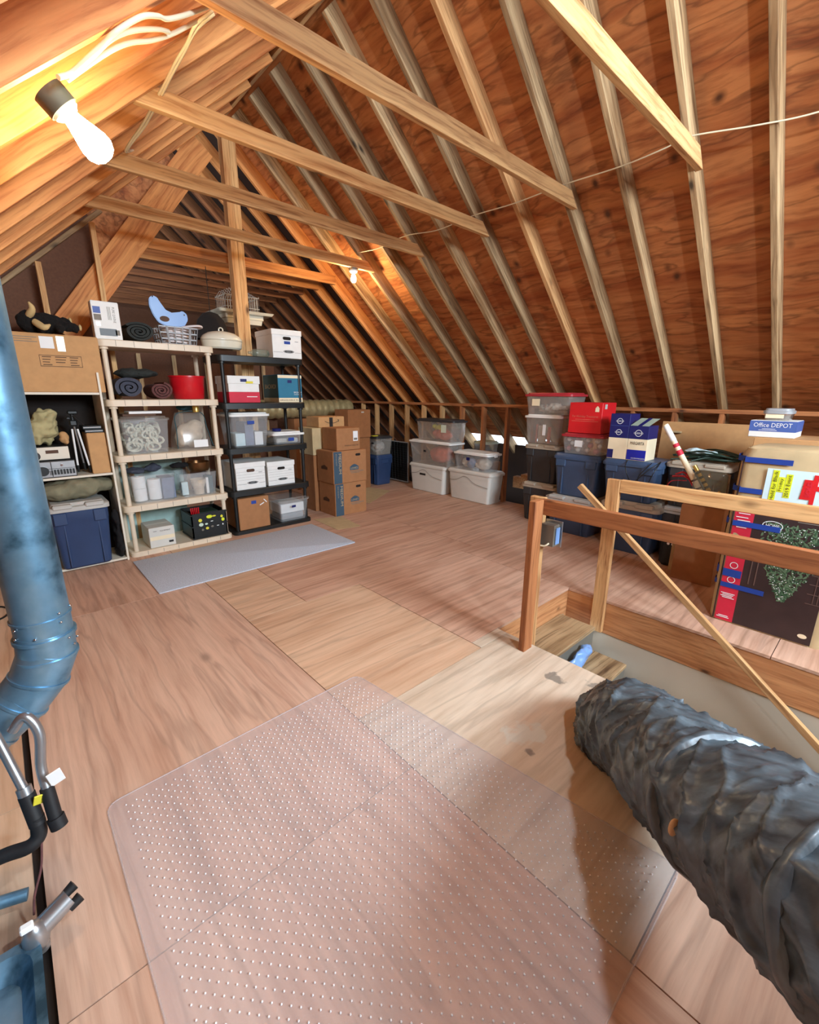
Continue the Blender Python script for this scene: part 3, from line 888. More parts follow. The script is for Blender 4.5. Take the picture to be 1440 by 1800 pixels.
def tote(label, sp, h, body='navy', lid='tan_lid', lidh=.055, taper=.86, cat='storage tote', grp='opaque storage totes', rz=0, ribs=True, lidstyle='rim', mark=None):
    w, d = sp['w'], sp['d']
    t = thing('storage_tote', label, cat, sp['loc'], sp['rz'] + rz, grp)
    bh = h - lidh
    mb = MB()
    bw, bd = w * .94, d * .94
    mb.rloft([(0, bw * taper - .02, bd * taper - .02, .03), (.012, bw * taper, bd * taper, .035), (bh * .80, bw * (taper + (1 - taper) * .82), bd * (taper + (1 - taper) * .82), .04),
              (bh * .81, bw * .985, bd * .985, .045), (bh, bw, bd, .045)])
    if ribs:
        for s in (-.27, .27):
            for yy in (-1, 1):
                mb.box((s * w, yy * bd * (.93) / 2, bh * .42), (.014, .014, bh * .76), bev=.003)
        for yy in (-1, 1):
            for s in (-1, 1):
                mb.box((s * bw * .33, yy * bd / 2, bh * .88), (bw * .22, .018, bh * .2), bev=.005)
            mb.box((yy * bw / 2, 0, bh * .88), (.016, bd * .4, bh * .16), bev=.005)
    obj('body', mb, body, t)
    mb = MB()
    if lidstyle == 'rim':
        mb.rloft([(bh - .004, w, d, .05), (bh + .03, w, d, .05), (bh + .036, w * .97, d * .95, .045), (bh + .036, w * .86, d * .84, .04), (bh + lidh, w * .80, d * .78, .04)])
        for s in (-.25, .25):
            mb.box((s * w, -d / 2 * .9, bh + lidh * .62), (w * .3, d * .14, lidh * .62), bev=.008)
            mb.box((s * w, d / 2 * .9, bh + lidh * .62), (w * .3, d * .14, lidh * .62), bev=.008)
    else:
        mb.rloft([(bh - .012, w, d, .05), (bh + .012, w, d, .05), (bh + .02, w * .97, d * .96, .045), (bh + lidh, w * .93, d * .9, .04)])
    obj('lid', mb, lid, t)
    if mark:
        sticker(t, mark[0], mark[1], mark[2], mark[3], -bd / 2 * (.93), mark[4] if len(mark) > 4 else 'paper')
    return t

def clearbin(label, sp, h, lid='clear', body='clear', lidh=.03, taper=.88, cat='storage bin', grp='see-through storage bins', label_box=None, open_top=False, latches=None):
    w, d = sp['w'], sp['d']
    t = thing('storage_bin', label, cat, sp['loc'], sp['rz'], grp)
    bh = h - lidh
    th = .004
    bw, bd = w * .95, d * .95
    mb = MB()
    outer = [(0, bw * taper, bd * taper, .03), (bh * .93, bw * .985, bd * .985, .035), (bh * .94, bw, bd, .035), (bh, bw, bd, .035)]
    inner = [(bh, bw - 2 * th, bd - 2 * th, .03), (th, bw * taper - 2 * th, bd * taper - 2 * th, .028)]
    mb.rloft(outer + inner)
    obj('body', mb, body, t)
    if not open_top:
        mb = MB()
        mb.rloft([(bh - .008, w, d, .04), (bh + .014, w, d, .04), (bh + .016, w * .9, d * .9, .035), (h, w * .87, d * .87, .035)])
        obj('lid', mb, lid, t)
    if latches:
        for s in (-1, 1):
            mb = MB(); mb.box((s * (w / 2 + .002), 0, bh), (.012, .07, .05), bev=.004)
            obj('latch', mb, latches, t)
    if label_box:
        x, z, lw, lh, mt = label_box
        yy = -(bd * (taper + (1 - taper) * z / bh)) / 2 - .003
        decal(t, 'label', (x, yy, z), lw, lh, mt)
    return t

def carton(label, sp, h, mat='card', cat='cardboard box', grp=None, flaps=False, rz=0, tape=None, name='cardboard_box', handle=False):
    w, d = sp['w'], sp['d']
    t = thing(name, label, cat, sp['loc'], sp['rz'] + rz, grp)
    mb = MB()
    mb.span((-w / 2, -d / 2, 0), (w / 2, d / 2, h), bev=.004)
    obj('body', mb, mat, t)
    mb = MB()   # closed top flaps with their seam
    mb.span((-w / 2 + .003, -d / 2 + .003, h - .001), (w / 2 - .003, -.002, h + .003), bev=.001)
    mb.span((-w / 2 + .003, .002, h - .001), (w / 2 - .003, d / 2 - .003, h + .003), bev=.001)
    obj('flap', mb, mat, t)
    if tape:
        mb = MB(); mb.span((-w / 2, -.025, h + .003), (w / 2, .025, h + .004)); mb.span((-w / 2 - .001, -.025, h - .06), (-w / 2, .025, h + .004)); mb.span((w / 2, -.025, h - .06), (w / 2 + .001, .025, h + .004))
        obj('tape', mb, tape, t)
    if handle:
        mb = MB(); oval_plate(mb, (handle[0], -d / 2, handle[1]), handle[2], handle[3])
        obj('hand_hole', mb, 'dark', t)
    return t

def oval_plate(mb, c, w, h, off=.0012):
    """stadium-shaped plate on a front face"""
    r = h / 2
    pts = []
    for k in range(9):
        a = -PI / 2 + PI * k / 8
        pts.append((c[0] + w / 2 - r + r * math.cos(a), c[1] - off, c[2] + r * math.sin(a)))
    for k in range(9):
        a = PI / 2 + PI * k / 8
        pts.append((c[0] - w / 2 + r + r * math.cos(a), c[1] - off, c[2] + r * math.sin(a)))
    mb.poly(pts)

def banker(label, sp, h, hole='dark', mark=None, lines=False):
    w, d = sp['w'], sp['d']
    t = thing('file_box', label, 'file box', sp['loc'], sp['rz'], 'white lidded file boxes')
    mb = MB(); mb.span((-w / 2 + .006, -d / 2 + .006, 0), (w / 2 - .006, d / 2 - .006, h - .01), bev=.003)
    obj('body', mb, 'white', t)
    mb = MB(); mb.span((-w / 2, -d / 2, h - .055), (w / 2, d / 2, h), bev=.003)
    obj('lid', mb, 'white', t)
    mb = MB(); oval_plate(mb, (0, -d / 2 + .005, h * .70), w * .27, h * .11)
    obj('hand_hole', mb, hole, t)
    mb = MB()
    c = (w * .04, -d / 2 + .004, h * .24)
    oval_ring(mb, c, w * .18, h * .05, .006)
    mb.span((c[0] - w * .13, c[1] - .002, c[2] - h * .018), (c[0] + w * .13, c[1], c[2] + h * .018))
    mb.span((-w * .46, -d / 2 + .0035, h * .205), (-w * .16, -d / 2 + .005, h * .212))
    mb.span((w * .25, -d / 2 + .0035, h * .205), (w * .46, -d / 2 + .005, h * .212))
    mb.span((w * .26, -d / 2 + .0035, h * .60), (w * .38, -d / 2 + .005, h * .612))
    obj('printed_logo', mb, 'ink', t)
    if lines:
        mb = MB()
        for k in range(4):
            mb.span((-w * .46, -d / 2 + .0038, h * (.36 + .1 * k)), (w * .46, -d / 2 + .005, h * (.364 + .1 * k)))
        obj('printed_rule', mb, 'grey_ink', t)
    if mark:
        decal(t, 'tape_label', (0, -d / 2 + .004, h * .55), w * .2, h * .1, mark)
    return t

def blob(parts, mat, name, label=None, cat=None, group=None, parent=None, vox=.012, amp=0.0, scale=14, seed=0, smooth=6, loc=(0, 0, 0)):
    """one continuous soft surface grown from overlapping ellipsoids"""
    mb = MB()
    for c, r, *m in parts:
        mb.ell(c, r, 20, mat=(m[0] if m else None))
    me = mb.mesh('tmp', mat, 60)
    o = bpy.data.objects.new('tmp', me); COL.objects.link(o)
    rm = o.modifiers.new('r', 'REMESH'); rm.mode = 'VOXEL'; rm.voxel_size = vox
    sm = o.modifiers.new('s', 'SMOOTH'); sm.iterations = smooth; sm.factor = .5
    bpy.context.view_layer.update()
    dg = bpy.context.evaluated_depsgraph_get()
    me2 = bpy.data.meshes.new_from_object(o.evaluated_get(dg))
    bpy.data.objects.remove(o)
    bm = bmesh.new(); bm.from_mesh(me2); bm.normal_update()
    if amp:
        for v in bm.verts:
            q = v.co * scale + Vector((seed, seed, seed))
            v.co += v.normal * amp * (mnoise.noise(q) + .5 * mnoise.noise(q * 2.1) - 1.2 * abs(mnoise.noise(q * .7)))
    bm.to_mesh(me2); bm.free()
    me2.materials.clear(); me2.materials.append(M[mat])
    me2.shade_smooth()
    o = obj(name, me2, None, parent, loc=loc)
    if cat: tag(o, label, cat, group)
    return o

# ------------------------------------------------------------------ shelving units
def tube_shelf(label, x0, x1, y0, y1, levels, top, mat, rleg, apron, leg_mat=None, grooves=True):
    w, d = x1 - x0, y1 - y0
    t = thing('shelving_unit', label, 'shelving unit', ((x0 + x1) / 2, (y0 + y1) / 2, 0))
    for z in levels:
        mb = MB()
        th = apron if z > .1 else z
        mb.rloft([(z - th, w, d, .05), (z - .006, w, d, .05), (z, w - .012, d - .012, .045)], n=5)
        # moulded corner sockets
        for sx in (-1, 1):
            for sy in (-1, 1):
                mb.cyl((sx * (w / 2 - .05), sy * (d / 2 - .05), z - th - .02 if z > .1 else 0), (sx * (w / 2 - .05), sy * (d / 2 - .05), z - .01), rleg + .012, seg=14)
        if grooves:
            for k in range(1, 7):
                mb.span((-w / 2 + w * k / 7 - .0015, -d / 2 - .0012, z - th + .004), (-w / 2 + w * k / 7 + .0015, -d / 2, z - .004), mi=1)
        obj('shelf', mb, [mat, 'grey_ink'], t)
    zs = sorted(levels)
    for sx in (-1, 1):
        for sy in (-1, 1):
            mb = MB()
            for a, b in zip(zs[:-1], zs[1:]):
                mb.cyl((sx * (w / 2 - .05), sy * (d / 2 - .05), a - .002), (sx * (w / 2 - .05), sy * (d / 2 - .05), b - apron), rleg, seg=14)
            obj('leg', mb, leg_mat or mat, t)
    return t
WL = [.045, .478, .93, 1.405, 1.885]
tube_shelf('ivory plastic shelving unit of five shelves on round legs', .69, 1.615, 4.50, 4.96, WL, 1.885, 'ivory', .02, .055)
BL = [.04, .475, .92, 1.37, 1.825]
tube_shelf('black plastic shelving unit full of boxes', 1.645, 2.565, 4.52, 4.98, BL, 1.825, 'black', .018, .06, grooves=False)

# white bookcase by the metal pipe
bk = thing('bookcase', 'white laminate bookcase holding the tripod and old stereo gear', 'bookcase', (.27, 4.68, 0))
def bpart(n, a, b, mat='white_w'):
    mb = MB(); mb.span(a, b, bev=.0015); return obj(n, mb, mat, bk)
bpart('side_panel', (.379, -.2, 0), (.395, .2, 1.62)); bpart('side_panel', (-.395, -.2, 0), (-.379, .2, 1.62))
for z in (.03, .80, 1.463): bpart('shelf', (-.378, -.198, z - .018), (.378, .19, z))
bpart('back_panel', (-.378, .192, .0), (.378, .198, 1.462), 'dark')

# ------------------------------------------------------------------ things on and in the bookcase
c = carton('large tan shipping carton on the bookcase under the black plush animal', spotL(.15, .70, 4.50, .36, 1.464), .425, 'card', grp=None)
w_, d_ = .55, .36
mb = MB()
for a, b in (((-.115, .13), (.145, .134)), ((-.115, .21), (.145, .214))): mb.span((a[0], -d_ / 2 - .0015, a[1] + .06), (b[0], -d_ / 2 - .0005, b[1] + .06))
for x in (-.117, .143): mb.span((x, -d_ / 2 - .0015, .19), (x + .003, -d_ / 2 - .0005, .274))
for r_ in range(4):
    for q, (x, ww) in enumerate(((-.10, .055), (-.02, .07), (.07, .055))):
        if q == 1 and r_ == 3: continue
        mb.span((x, -d_ / 2 - .0015, .258 - r_ * .019), (x + ww - .006 * ((r_ * 7 + q * 3) % 3), -d_ / 2 - .0005, .264 - r_ * .019))
obj('printed_table', mb, 'print_br', c)
mb = MB()
for k in range(3): mb.span((-w_ / 2 - .0005, -d_ / 2 - .0015, .205 + k * .036), (-w_ / 2 + .028, -d_ / 2 - .0005, .223 + k * .036))
obj('printed_bars', mb, 'ink', c)
decal(c, 'shipping_label', (-.055, -d_ / 2, .365), .085, .085, 'paper'); decal(c, 'clear_tape', (.03, -d_ / 2, .36), .05, .11, 'silver_brown')
mb = MB()
for k in range(3): mb.span((-.25, -d_ / 2 - .0012, .395 - k * .016), (-.11 - .03 * (k % 2), -d_ / 2 - .0004, .400 - k * .016))
obj('printed_line', mb, 'grey_ink', c)

# plush animal
pl = thing('plush_toy', 'black plush horned animal sprawled on the large tan carton', 'stuffed toy', (.41, 4.62, 1.893)); pl.scale = (1.0, 1.15, 1.12)
blob([((-.02, 0, .075), (.145, .085, .068)), ((-.12, 0, .078), (.07, .075, .072)), ((.13, -.05, .06), (.06, .03, .035)), ((.11, .06, .10), (.05, .035, .035)),
      ((.06, -.08, .04), (.035, .05, .03)), ((-.05, -.085, .03), (.03, .05, .03)), ((-.02, .07, .12), (.03, .04, .03)), ((.16, -.05, .055), (.035, .032, .032))], 'fur', 'body', parent=pl, vox=.008, amp=.006, scale=40, smooth=2)
for (a, b, c_) in (((-.11, -.05, .11), (-.085, -.09, .15), (-.10, -.10, .19)), ((-.085, -.085, .07), (-.04, -.14, .035), (.0, -.13, .055))):
    mb = MB(); mb.tube(smooth_path([a, b, c_], 4), [.022, .024, .024, .022, .02, .018, .015, .010, .006], 12)
    obj('horn', mb, 'horn', pl, 80)
for p in ((.195, -.05, .06), (.155, .075, .115)):
    mb = MB(); mb.ell(p, (.012, .022, .022)); obj('hoof', mb, 'horn', pl, 80)

tote('navy tote with a pale lid on the floor inside the white bookcase', spotL(.15, .58, 4.40, .42, .032), .56, 'navy', 'grey_lid', .06, .84)
blob([((0, 0, .07), (.20, .15, .075)), ((-.12, -.02, .06), (.11, .13, .06)), ((.12, .02, .075), (.13, .12, .06)), ((.02, -.06, .10), (.13, .09, .045))], 'olive', 'clothes_bag',
     'grey green soft bag squashed on top of the navy tote', 'bag', vox=.012, amp=.014, scale=13, loc=(.39, 4.60, .598)).scale = (1.15, 1.1, 1.25)
blob([((0, 0, .2), (.035, .12, .22)), ((0, -.03, .08), (.038, .12, .09)), ((.0, -.05, .36), (.03, .07, .08))], 'blackcloth', 'garment_bag', 'black cloth bag slumped beside the navy tote', 'bag', vox=.01, amp=.012, scale=16, loc=(.622, 4.60, .03))
# stereo gear
def stereo(nm, label, x0, x1, y, z, h, mats, d=.26):
    t = thing(nm, label, 'stereo', ((x0 + x1) / 2, y + d / 2, z))
    w = x1 - x0
    mb = MB(); mb.span((-w / 2, -d / 2 + .006, 0), (w / 2, d / 2, h), bev=.004); obj('housing', mb, mats[0], t)
    mb = MB(); mb.span((-w / 2 + .004, -d / 2, .006), (w / 2 - .004, -d / 2 + .008, h - .006), bev=.002); obj('front_panel', mb, mats[1], t)
    return t, w, d
t, w, d = stereo('stereo_receiver', 'silver and black tuner with a large dial on the bookcase shelf', .10, .405, 4.49, .80, .135, ('black', 'silver'))
mb = MB(); mb.cyl((-.06, -d / 2 - .02, .06), (-.06, -d / 2, .06), .036, seg=24); mb.cyl((-.06, -d / 2 - .024, .06), (-.06, -d / 2 - .02, .06), .015); obj('tuning_dial', mb, 'black', t)
mb = MB()
for k in range(7): mb.span((.005 + k * .02, -d / 2 - .003, .025), (.02 + k * .02, -d / 2, .065))
for k in range(3): mb.span((-.02 + k * .008, -d / 2 - .003, .025), (-.016 + k * .008, -d / 2, .06))
obj('button_row', mb, 'black', t)
mb = MB(); mb.span((-.008, -d / 2 - .002, .01), (-.003, -d / 2, .128)); mb.span((-.14, -d / 2 - .002, .072), (.15, -d / 2, .075)); obj('panel_line', mb, 'ink', t)
mb = MB(); mb.cyl((.062, -d / 2 - .012, .1), (.062, -d / 2, .1), .008); obj('volume_knob', mb, 'chrome', t)
t, w, d = stereo('cassette_deck', 'cream cassette deck stacked on the silver tuner', .08, .385, 4.53, .936, .11, ('black', 'white_w'))
mb = MB(); mb.span((.0, -d / 2 - .004, .055), (.08, -d / 2, .08)); obj('cassette_slot', mb, 'print_br', t)
mb = MB(); mb.cyl((-.07, -d / 2 - .012, .04), (-.07, -d / 2, .04), .034, seg=20); obj('dial', mb, 'black', t)
blob([((0, 0, .13), (.085, .09, .13)), ((-.05, -.01, .1), (.07, .09, .1)), ((.03, -.03, .2), (.06, .06, .06))], 'khaki', 'canvas_bag', 'khaki drawstring cloth bag above the cassette deck', 'bag', vox=.009, amp=.02, scale=17, loc=(.262, 4.64, 1.046)).scale = (1.1, 1.1, 1.12)
blob([((0, 0, .1), (.08, .07, .11))], 'khaki', 'canvas_bag', 'second khaki bag tucked behind the metal pipe', 'bag', vox=.01, amp=.015, scale=15, loc=(.06, 4.64, 1.046))
blob([((0, 0, .055), (.035, .03, .055)), ((.01, -.01, .03), (.028, .03, .03))], 'card', 'paper_bag', 'small crumpled brown paper bag beside the khaki bag', 'bag', vox=.007, amp=.008, scale=25, loc=(.372, 4.62, 1.046))
tp = thing('tripod', 'folded black and silver camera tripod leaning in the bookcase', 'tripod', (.455, 4.60, .80))
for k, (a, b) in enumerate((((-.02, -.01, .42), (-.03, -.03, .02)), ((-.005, 0, .44), (.02, 0, .03)), ((.01, -.01, .42), (.055, -.03, .01)))):
    a, b = Vector(a), Vector(b); m_ = a.lerp(b, .12); n_ = a.lerp(b, .86)
    lg = obj('leg', MB().cyl(m_, n_, .0075, seg=10), 'paper' if k != 1 else 'silver', tp)
    obj('leg_lock', MB().cyl(n_, b, .011, .009, seg=10), 'black', lg)
mb = MB(); mb.cyl((-.005, 0, .40), (-.005, 0, .50), .013); mb.box((-.005, 0, .42), (.055, .04, .05), bev=.01); mb.box((.0, -.01, .505), (.07, .05, .03), bev=.008); mb.cyl((.0, -.02, .48), (.06, -.06, .40), .006); mb.box((-.035, -.02, .46), (.03, .03, .02), bev=.006)
obj('tripod_head', mb, 'black', tp)
carton('plain tan carton beside the tripod in the bookcase', spotL(.515, .645, 4.52, .26, .80), .335, 'card')
for k in range(2):
    mb = MB(); mb.span((-.065, -.1, 0), (.065, .1, .028), bev=.003); o = obj('binder', mb, 'black', None, loc=(.575 - .01 * k, 4.63, 1.139 + .0295 * k)); tag(o, f'black {"flat binder on top of" if k else "flat binder resting directly on"} the {"other binder over the plain tan carton" if k else "plain tan carton"}', 'binder', 'black binders')
    decal(o, 'page_edge', (0, -.1, .014), .12, .004, 'paper')

# ------------------------------------------------------------------ ivory shelving, top to bottom
c = carton('white appliance box standing on the ivory shelving unit', spotL(.695, .885, 4.53, .10, 1.886), .285, 'white', name='appliance_box')
for (x, z, ww, hh, mt) in ((-.06, .22, .05, .05, 'od_blue'), (-.06, .165, .05, .045, 'grey_ink'), (-.062, .115, .03, .03, 'pinkpearl'), (-.0, .055, .12, .055, 'charcoal'), (.065, .055, .03, .04, 'grey_ink')):
    decal(c, 'printed_picture', (x, -.05, z), ww, hh, mt)
text(c, 'printed_text', 'PURE DIVINE', (.055, -.05, .19), .12, .018, 'grey_ink', right=(0, 0, -1), up=(1, 0, 0))
mb = MB()
for k in range(3): mb.span((.012 + k * .009, -.0515, .15), (.015 + k * .009, -.0505, .25))
obj('printed_line', mb, 'grey_ink', c)
def roll(label, cx, y0, y1, z, r, mat, cat='rolled blanket', turns=3.2, name='rolled_blanket', grp=None, sx=1.0):
    """cloth wound into a roll whose end shows the spiral"""
    t = thing(name, label, cat, (cx, (y0 + y1) / 2, z), 0, grp)
    mb = MB()
    pts = []
    N = 90
    for k in range(N + 1):
        f = k / N
        a = f * turns * 2 * PI
        rad = .012 + (r - .012) * f
        pts.append((a, rad))
    th = (r - .012) / turns * .78
    L = (y1 - y0) / 2
    rings = []
    for a, rad in pts:
        ro = rad * (1 + .03 * math.sin(a * 3)); ri = max(.002, ro - th)
        e = .012 * math.sin(a * .9)
        rings.append([(sx * ro * math.cos(a), -L + e, r + ro * math.sin(a)), (sx * ro * math.cos(a), L, r + ro * math.sin(a)),
                      (sx * ri * math.cos(a), L, r + ri * math.sin(a)), (sx * ri * math.cos(a), -L + e, r + ri * math.sin(a))])
    mb.rings(rings)
    for v in mb.bm.verts:
        v.co.z = max(v.co.z, .0005)
    obj('roll', mb, mat, t, 50)
    return t
roll('dark grey foam mat rolled up on the ivory shelving unit', 1.02, 4.55, 4.90, 1.886, .082, 'foam', 'foam roll', 3.4, 'foam_roll', sx=1.45)
bs = thing('laundry_basket', 'grey slatted plastic basket full of white tubing', 'basket', (1.345, 4.70, 1.886))
mb = MB()
w, d, h = .33, .24, .155
def bx(z): return (w * (.86 + .14 * z / h), d * (.86 + .14 * z / h))
for z in (.006, .05, .1, .15):
    a, b = bx(z)
    for s in (-1, 1):
        mb.span((-a / 2, s * b / 2 - .003, z - .005), (a / 2, s * b / 2 + .003, z + .005)); mb.span((s * a / 2 - .003, -b / 2, z - .005), (s * a / 2 + .003, b / 2, z + .005))
for k in range(6):
    x = (-.5 + k / 5)
    for s in (-1, 1):
        mb.cyl((x * bx(0)[0], s * bx(0)[1] / 2, 0), (x * bx(h)[0], s * bx(h)[1] / 2, h), .010 if k in (1, 4) else .005, seg=6)
for k in range(4):
    y = (-.5 + k / 3)
    for s in (-1, 1):
        mb.cyl((s * bx(0)[0] / 2, y * bx(0)[1], 0), (s * bx(h)[0] / 2, y * bx(h)[1], h), .005, seg=6)
mb.span((-w * .43, -d * .43, 0), (w * .43, d * .43, .006))
obj('slatted_body', mb, 'greyplastic', bs)
mb = MB()
for k in range(5):
    zz = .03 + k * .028; a = w * .36 - .01 * (k % 2); b = d * .33
    mb.tube([(a * math.cos(q / 12 * 2 * PI), b * math.sin(q / 12 * 2 * PI), zz + .005 * math.sin(q)) for q in range(13)], .011, 8)
mb.tube(smooth_path([(.05, -.05, .16), (.12, -.08, .175), (.2, -.07, .185), (.235, -.02, .18), (.19, .03, .17), (.1, .02, .165)], 5), .010, 8)
tag(obj('coiled_hose', mb, 'cord_white', None, 60, loc=(1.345, 4.70, 1.886)), 'white tubing coiled inside the grey slatted basket', 'hose')
# blue seat-like moulding
mb = MB()
prof = [(-.155, .10), (-.15, .16), (-.118, .185), (-.08, .172), (-.062, .12), (-.03, .072), (.02, .052), (.07, .062), (.115, .085), (.15, .06), (.155, .01), (.12, -.045), (.05, -.06), (-.04, -.06), (-.10, -.03), (-.135, .03)]
mb.prism(prof, -.02, .02, plane='xz')
bmesh.ops.bevel(mb.bm, geom=list(mb.bm.edges), offset=.006, segments=2, affect='EDGES')
o = obj('neck_rest', mb, 'skyblue', None, 45, loc=(1.30, 4.66, 2.105)); tag(o, 'sky blue curved plastic bracket lying on the white tubing', 'bracket')
mb = MB(); mb.disc((-.045, -.0225, .0), (1, 0, 0), (0, 0, 1), .04, .024); obj('oval_opening', mb, 'print_br', o)
for p in ((-.12, .175), (.125, .05)):
    mb = MB(); mb.disc((p[0], -.0225, p[1]), (1, 0, 0), (0, 0, 1), .006, .006); obj('screw_hole', mb, 'ink', o)
rp_ = thing('roasting_pan', 'cream enamel roaster with a domed lid where both shelving units meet', 'roasting pan', (1.79, 4.76, 1.888))
mb = MB(); mb.lathe([(.001, 0), (.17, 0), (.19, .015), (.198, .075), (.205, .08), (.2, .084), (.001, .084)], sx=1, sy=.72, seg=40); obj('pan', mb, 'cream', rp_)
mb = MB(); mb.lathe([(.2, .085), (.2, .095), (.18, .125), (.13, .155), (.06, .17), (.001, .173)], sx=1, sy=.72, seg=40); obj('lid', mb, 'cream', rp_, 60)
mb = MB(); mb.tube(smooth_path([(-.02, 0, .168), (-.018, 0, .195), (0, 0, .205), (.018, 0, .195), (.02, 0, .168)], 4), .006, 8); obj('handle', mb, 'cream', rp_, 80)
# shelf two
roll('blue grey blanket rolled up at the left of its shelf', .885, 4.54, 4.90, 1.406, .098, 'bluegrey_cloth', turns=2.6, grp='rolled blankets', sx=1.15)
roll('maroon and green blanket rolled up beside the red tub', 1.13, 4.55, 4.88, 1.406, .078, 'maroon', turns=3.2, grp='rolled blankets', sx=1.2)
blob([((0, 0, .04), (.18, .13, .04)), ((.06, -.02, .05), (.12, .11, .04)), ((-.06, -.03, .045), (.1, .1, .045))], 'foam', 'folded_blanket', 'dark blanket folded across the two rolled blankets', 'blanket', vox=.01, amp=.012, scale=14, loc=(.985, 4.74, 1.585))
rt = thing('tub', 'glossy red round tub on the ivory shelving unit', 'tub', (1.41, 4.74, 1.406))
mb = MB(); mb.lathe([(.001, 0), (.13, 0), (.14, .01), (.157, .20), (.163, .202), (.163, .215), (.155, .215), (.137, .015), (.001, .012)], seg=40); obj('tub_wall', mb, 'red', rt, 50)
# shelf three
clearbin('clear bin packed with cream cable beside the bagged bedding', spotL(.755, 1.165, 4.53, .36, .931), .33, body='clear', lid='clear_s', taper=.88)
mb = MB()
random.seed(3)
for k in range(70):
    cx, cy, cz = .96 + random.uniform(-.12, .12), 4.60 + random.uniform(0, .2), .975 + random.uniform(0, .20)
    r_ = random.uniform(.03, .06); ax = random.uniform(0, PI)
    mb.tube([(cx + r_ * math.cos(q / 10 * 2 * PI) * math.cos(ax), cy + .02 * math.sin(q) + r_ * .3 * math.sin(ax), cz + r_ * .7 * math.sin(q / 10 * 2 * PI)) for q in range(11)], .011, 6)
tag(obj('coiled_cable', mb, 'yarn', None, 60), 'tangled cream cable heaped in the clear bin', 'cable', kind='stuff')
for k, (mt, dx, lb) in enumerate((('print_br', -.02, 'brown magazine lying on the lid of the clear bin of cable'), ('paper', .03, 'white magazine lying above the brown one on the clear bin'))):
    mb = MB(); mb.span((-.13, -.1, 0), (.13, .1, .02), bev=.002); tag(obj('magazine', mb, mt, None, loc=(.95 + dx, 4.66, 1.262 + .021 * k)), lb, 'magazine', 'magazines on the clear bin')
bg = thing('bedding_bag', 'clear zipped bedding bag slumped on the ivory shelving unit', 'bag', (1.37, 4.70, .931))
mb = MB(); mb.rloft([(0, .33, .26, .06), (.05, .335, .27, .07), (.2, .30, .22, .06), (.33, .25, .12, .05), (.35, .24, .08, .035)], n=5)
mb.wrinkle(.012, 12, 3); obj('film', mb, 'clear_s', bg, 60)
mb = MB(); mb.tube(smooth_path([(-.16, -.13, .02), (-.15, -.12, .18), (-.12, -.06, .34), (.1, -.06, .35), (.13, -.11, .2), (.165, -.13, .03)], 6), .004, 6); obj('piping', mb, 'teal_dk', bg)
decal(bg, 'label', (.05, -.137, .06), .13, .07, 'paper')
blob([((0, 0, .12), (.13, .08, .12)), ((.05, -.02, .2), (.09, .05, .07)), ((-.08, .0, .1), (.06, .08, .1))], 'beige_cloth', 'folded_bedding', 'pale bedding folded inside the clear zipped bag', 'bedding', vox=.012, amp=.012, scale=12, loc=(1.37, 4.71, .945))
blob([((0, 0, .04), (.1, .06, .03)), ((.04, 0, .05), (.04, .05, .03))], 'teal_dk', 'cloth', 'dark teal cloth stuffed above the bedding bag', 'cloth', vox=.009, amp=.01, scale=22, loc=(1.38, 4.74, 1.285))
mb = MB(); mb.lathe([(.001, 0), (.03, 0), (.032, .05), (.02, .07), (.001, .07)]); tag(obj('brass_cup', mb, 'gold', None, 50, loc=(1.43, 4.64, 1.286)), 'small brass cup shining on top of the bedding bag', 'cup')
# shelf four
clearbin('open clear bin holding white paper rolls', spotL(.765, 1.165, 4.54, .36, .479), .285, body='clear', open_top=True)
for k, (x, z, hh) in enumerate(((.86, .49, .115), (.86, .607, .11), (.985, .49, .19), (1.0, .684, .05))):
    if k == 3: continue
    t = thing('paper_roll', ['lower fat white paper roll at the left in the open clear bin', 'upper fat white paper roll at the left in the open clear bin', 'tall white paper roll in the middle of the open clear bin'][k], 'paper roll', (x, 4.66, z), 0, 'white paper rolls')
    mb = MB(); mb.lathe([(.018, 0), (.055, 0), (.056, hh), (.018, hh), (.018, 0)], seg=26); obj('roll', mb, 'paper', t, 50)
mb = MB(); mb.span((-.055, -.1, 0), (.055, .1, .2), bev=.004); tag(obj('plastic_box', mb, 'greyblue', None, loc=(1.095, 4.70, .486)), 'grey blue box at the right end inside the open clear bin', 'box')
blob([((-.1, 0, .03), (.09, .09, .03)), ((.06, .02, .04), (.07, .07, .045))], 'bluegrey_cloth', 'dark_cloth', 'dark cloth bunched on top of the paper rolls', 'cloth', vox=.01, amp=.012, scale=18, loc=(.96, 4.74, .73))
clearbin('open clear bin with a cup and craft supplies', spotL(1.178, 1.548, 4.54, .34, .479), .26, body='clear', open_top=True)
mb = MB(); mb.lathe([(.001, 0), (.045, 0), (.05, .06), (.075, .13), (.077, .15), (.072, .15), (.045, .06), (.001, .01)], seg=30)
tag(obj('white_cup', mb, 'beige_cloth', None, 50, loc=(1.37, 4.63, .487)), 'patterned rounded vase inside the open bin of craft supplies', 'vase')
for k, (x, y, w, d, h, mt, lb) in enumerate(((1.245, 4.66, .06, .05, .13, 'paper_b', 'pale blue carton of craft supplies by the vase'), (1.475, 4.66, .07, .08, .17, 'teal_dk', 'dark teal packet of craft supplies'), (1.445, 4.60, .025, .02, .16, 'paper', 'narrow white packet standing in front of the teal packet'))):
    mb = MB(); mb.span((-w / 2, -d / 2, 0), (w / 2, d / 2, h), bev=.003); tag(obj('supply_packet', mb, mt, None, loc=(x, y, .487)), lb, 'packet', 'packets of craft supplies')
mb = MB(); mb.lathe([(.001, 0), (.09, .0), (.105, .03), (.11, .09), (.104, .09), (.095, .03), (.001, .01)], seg=30)
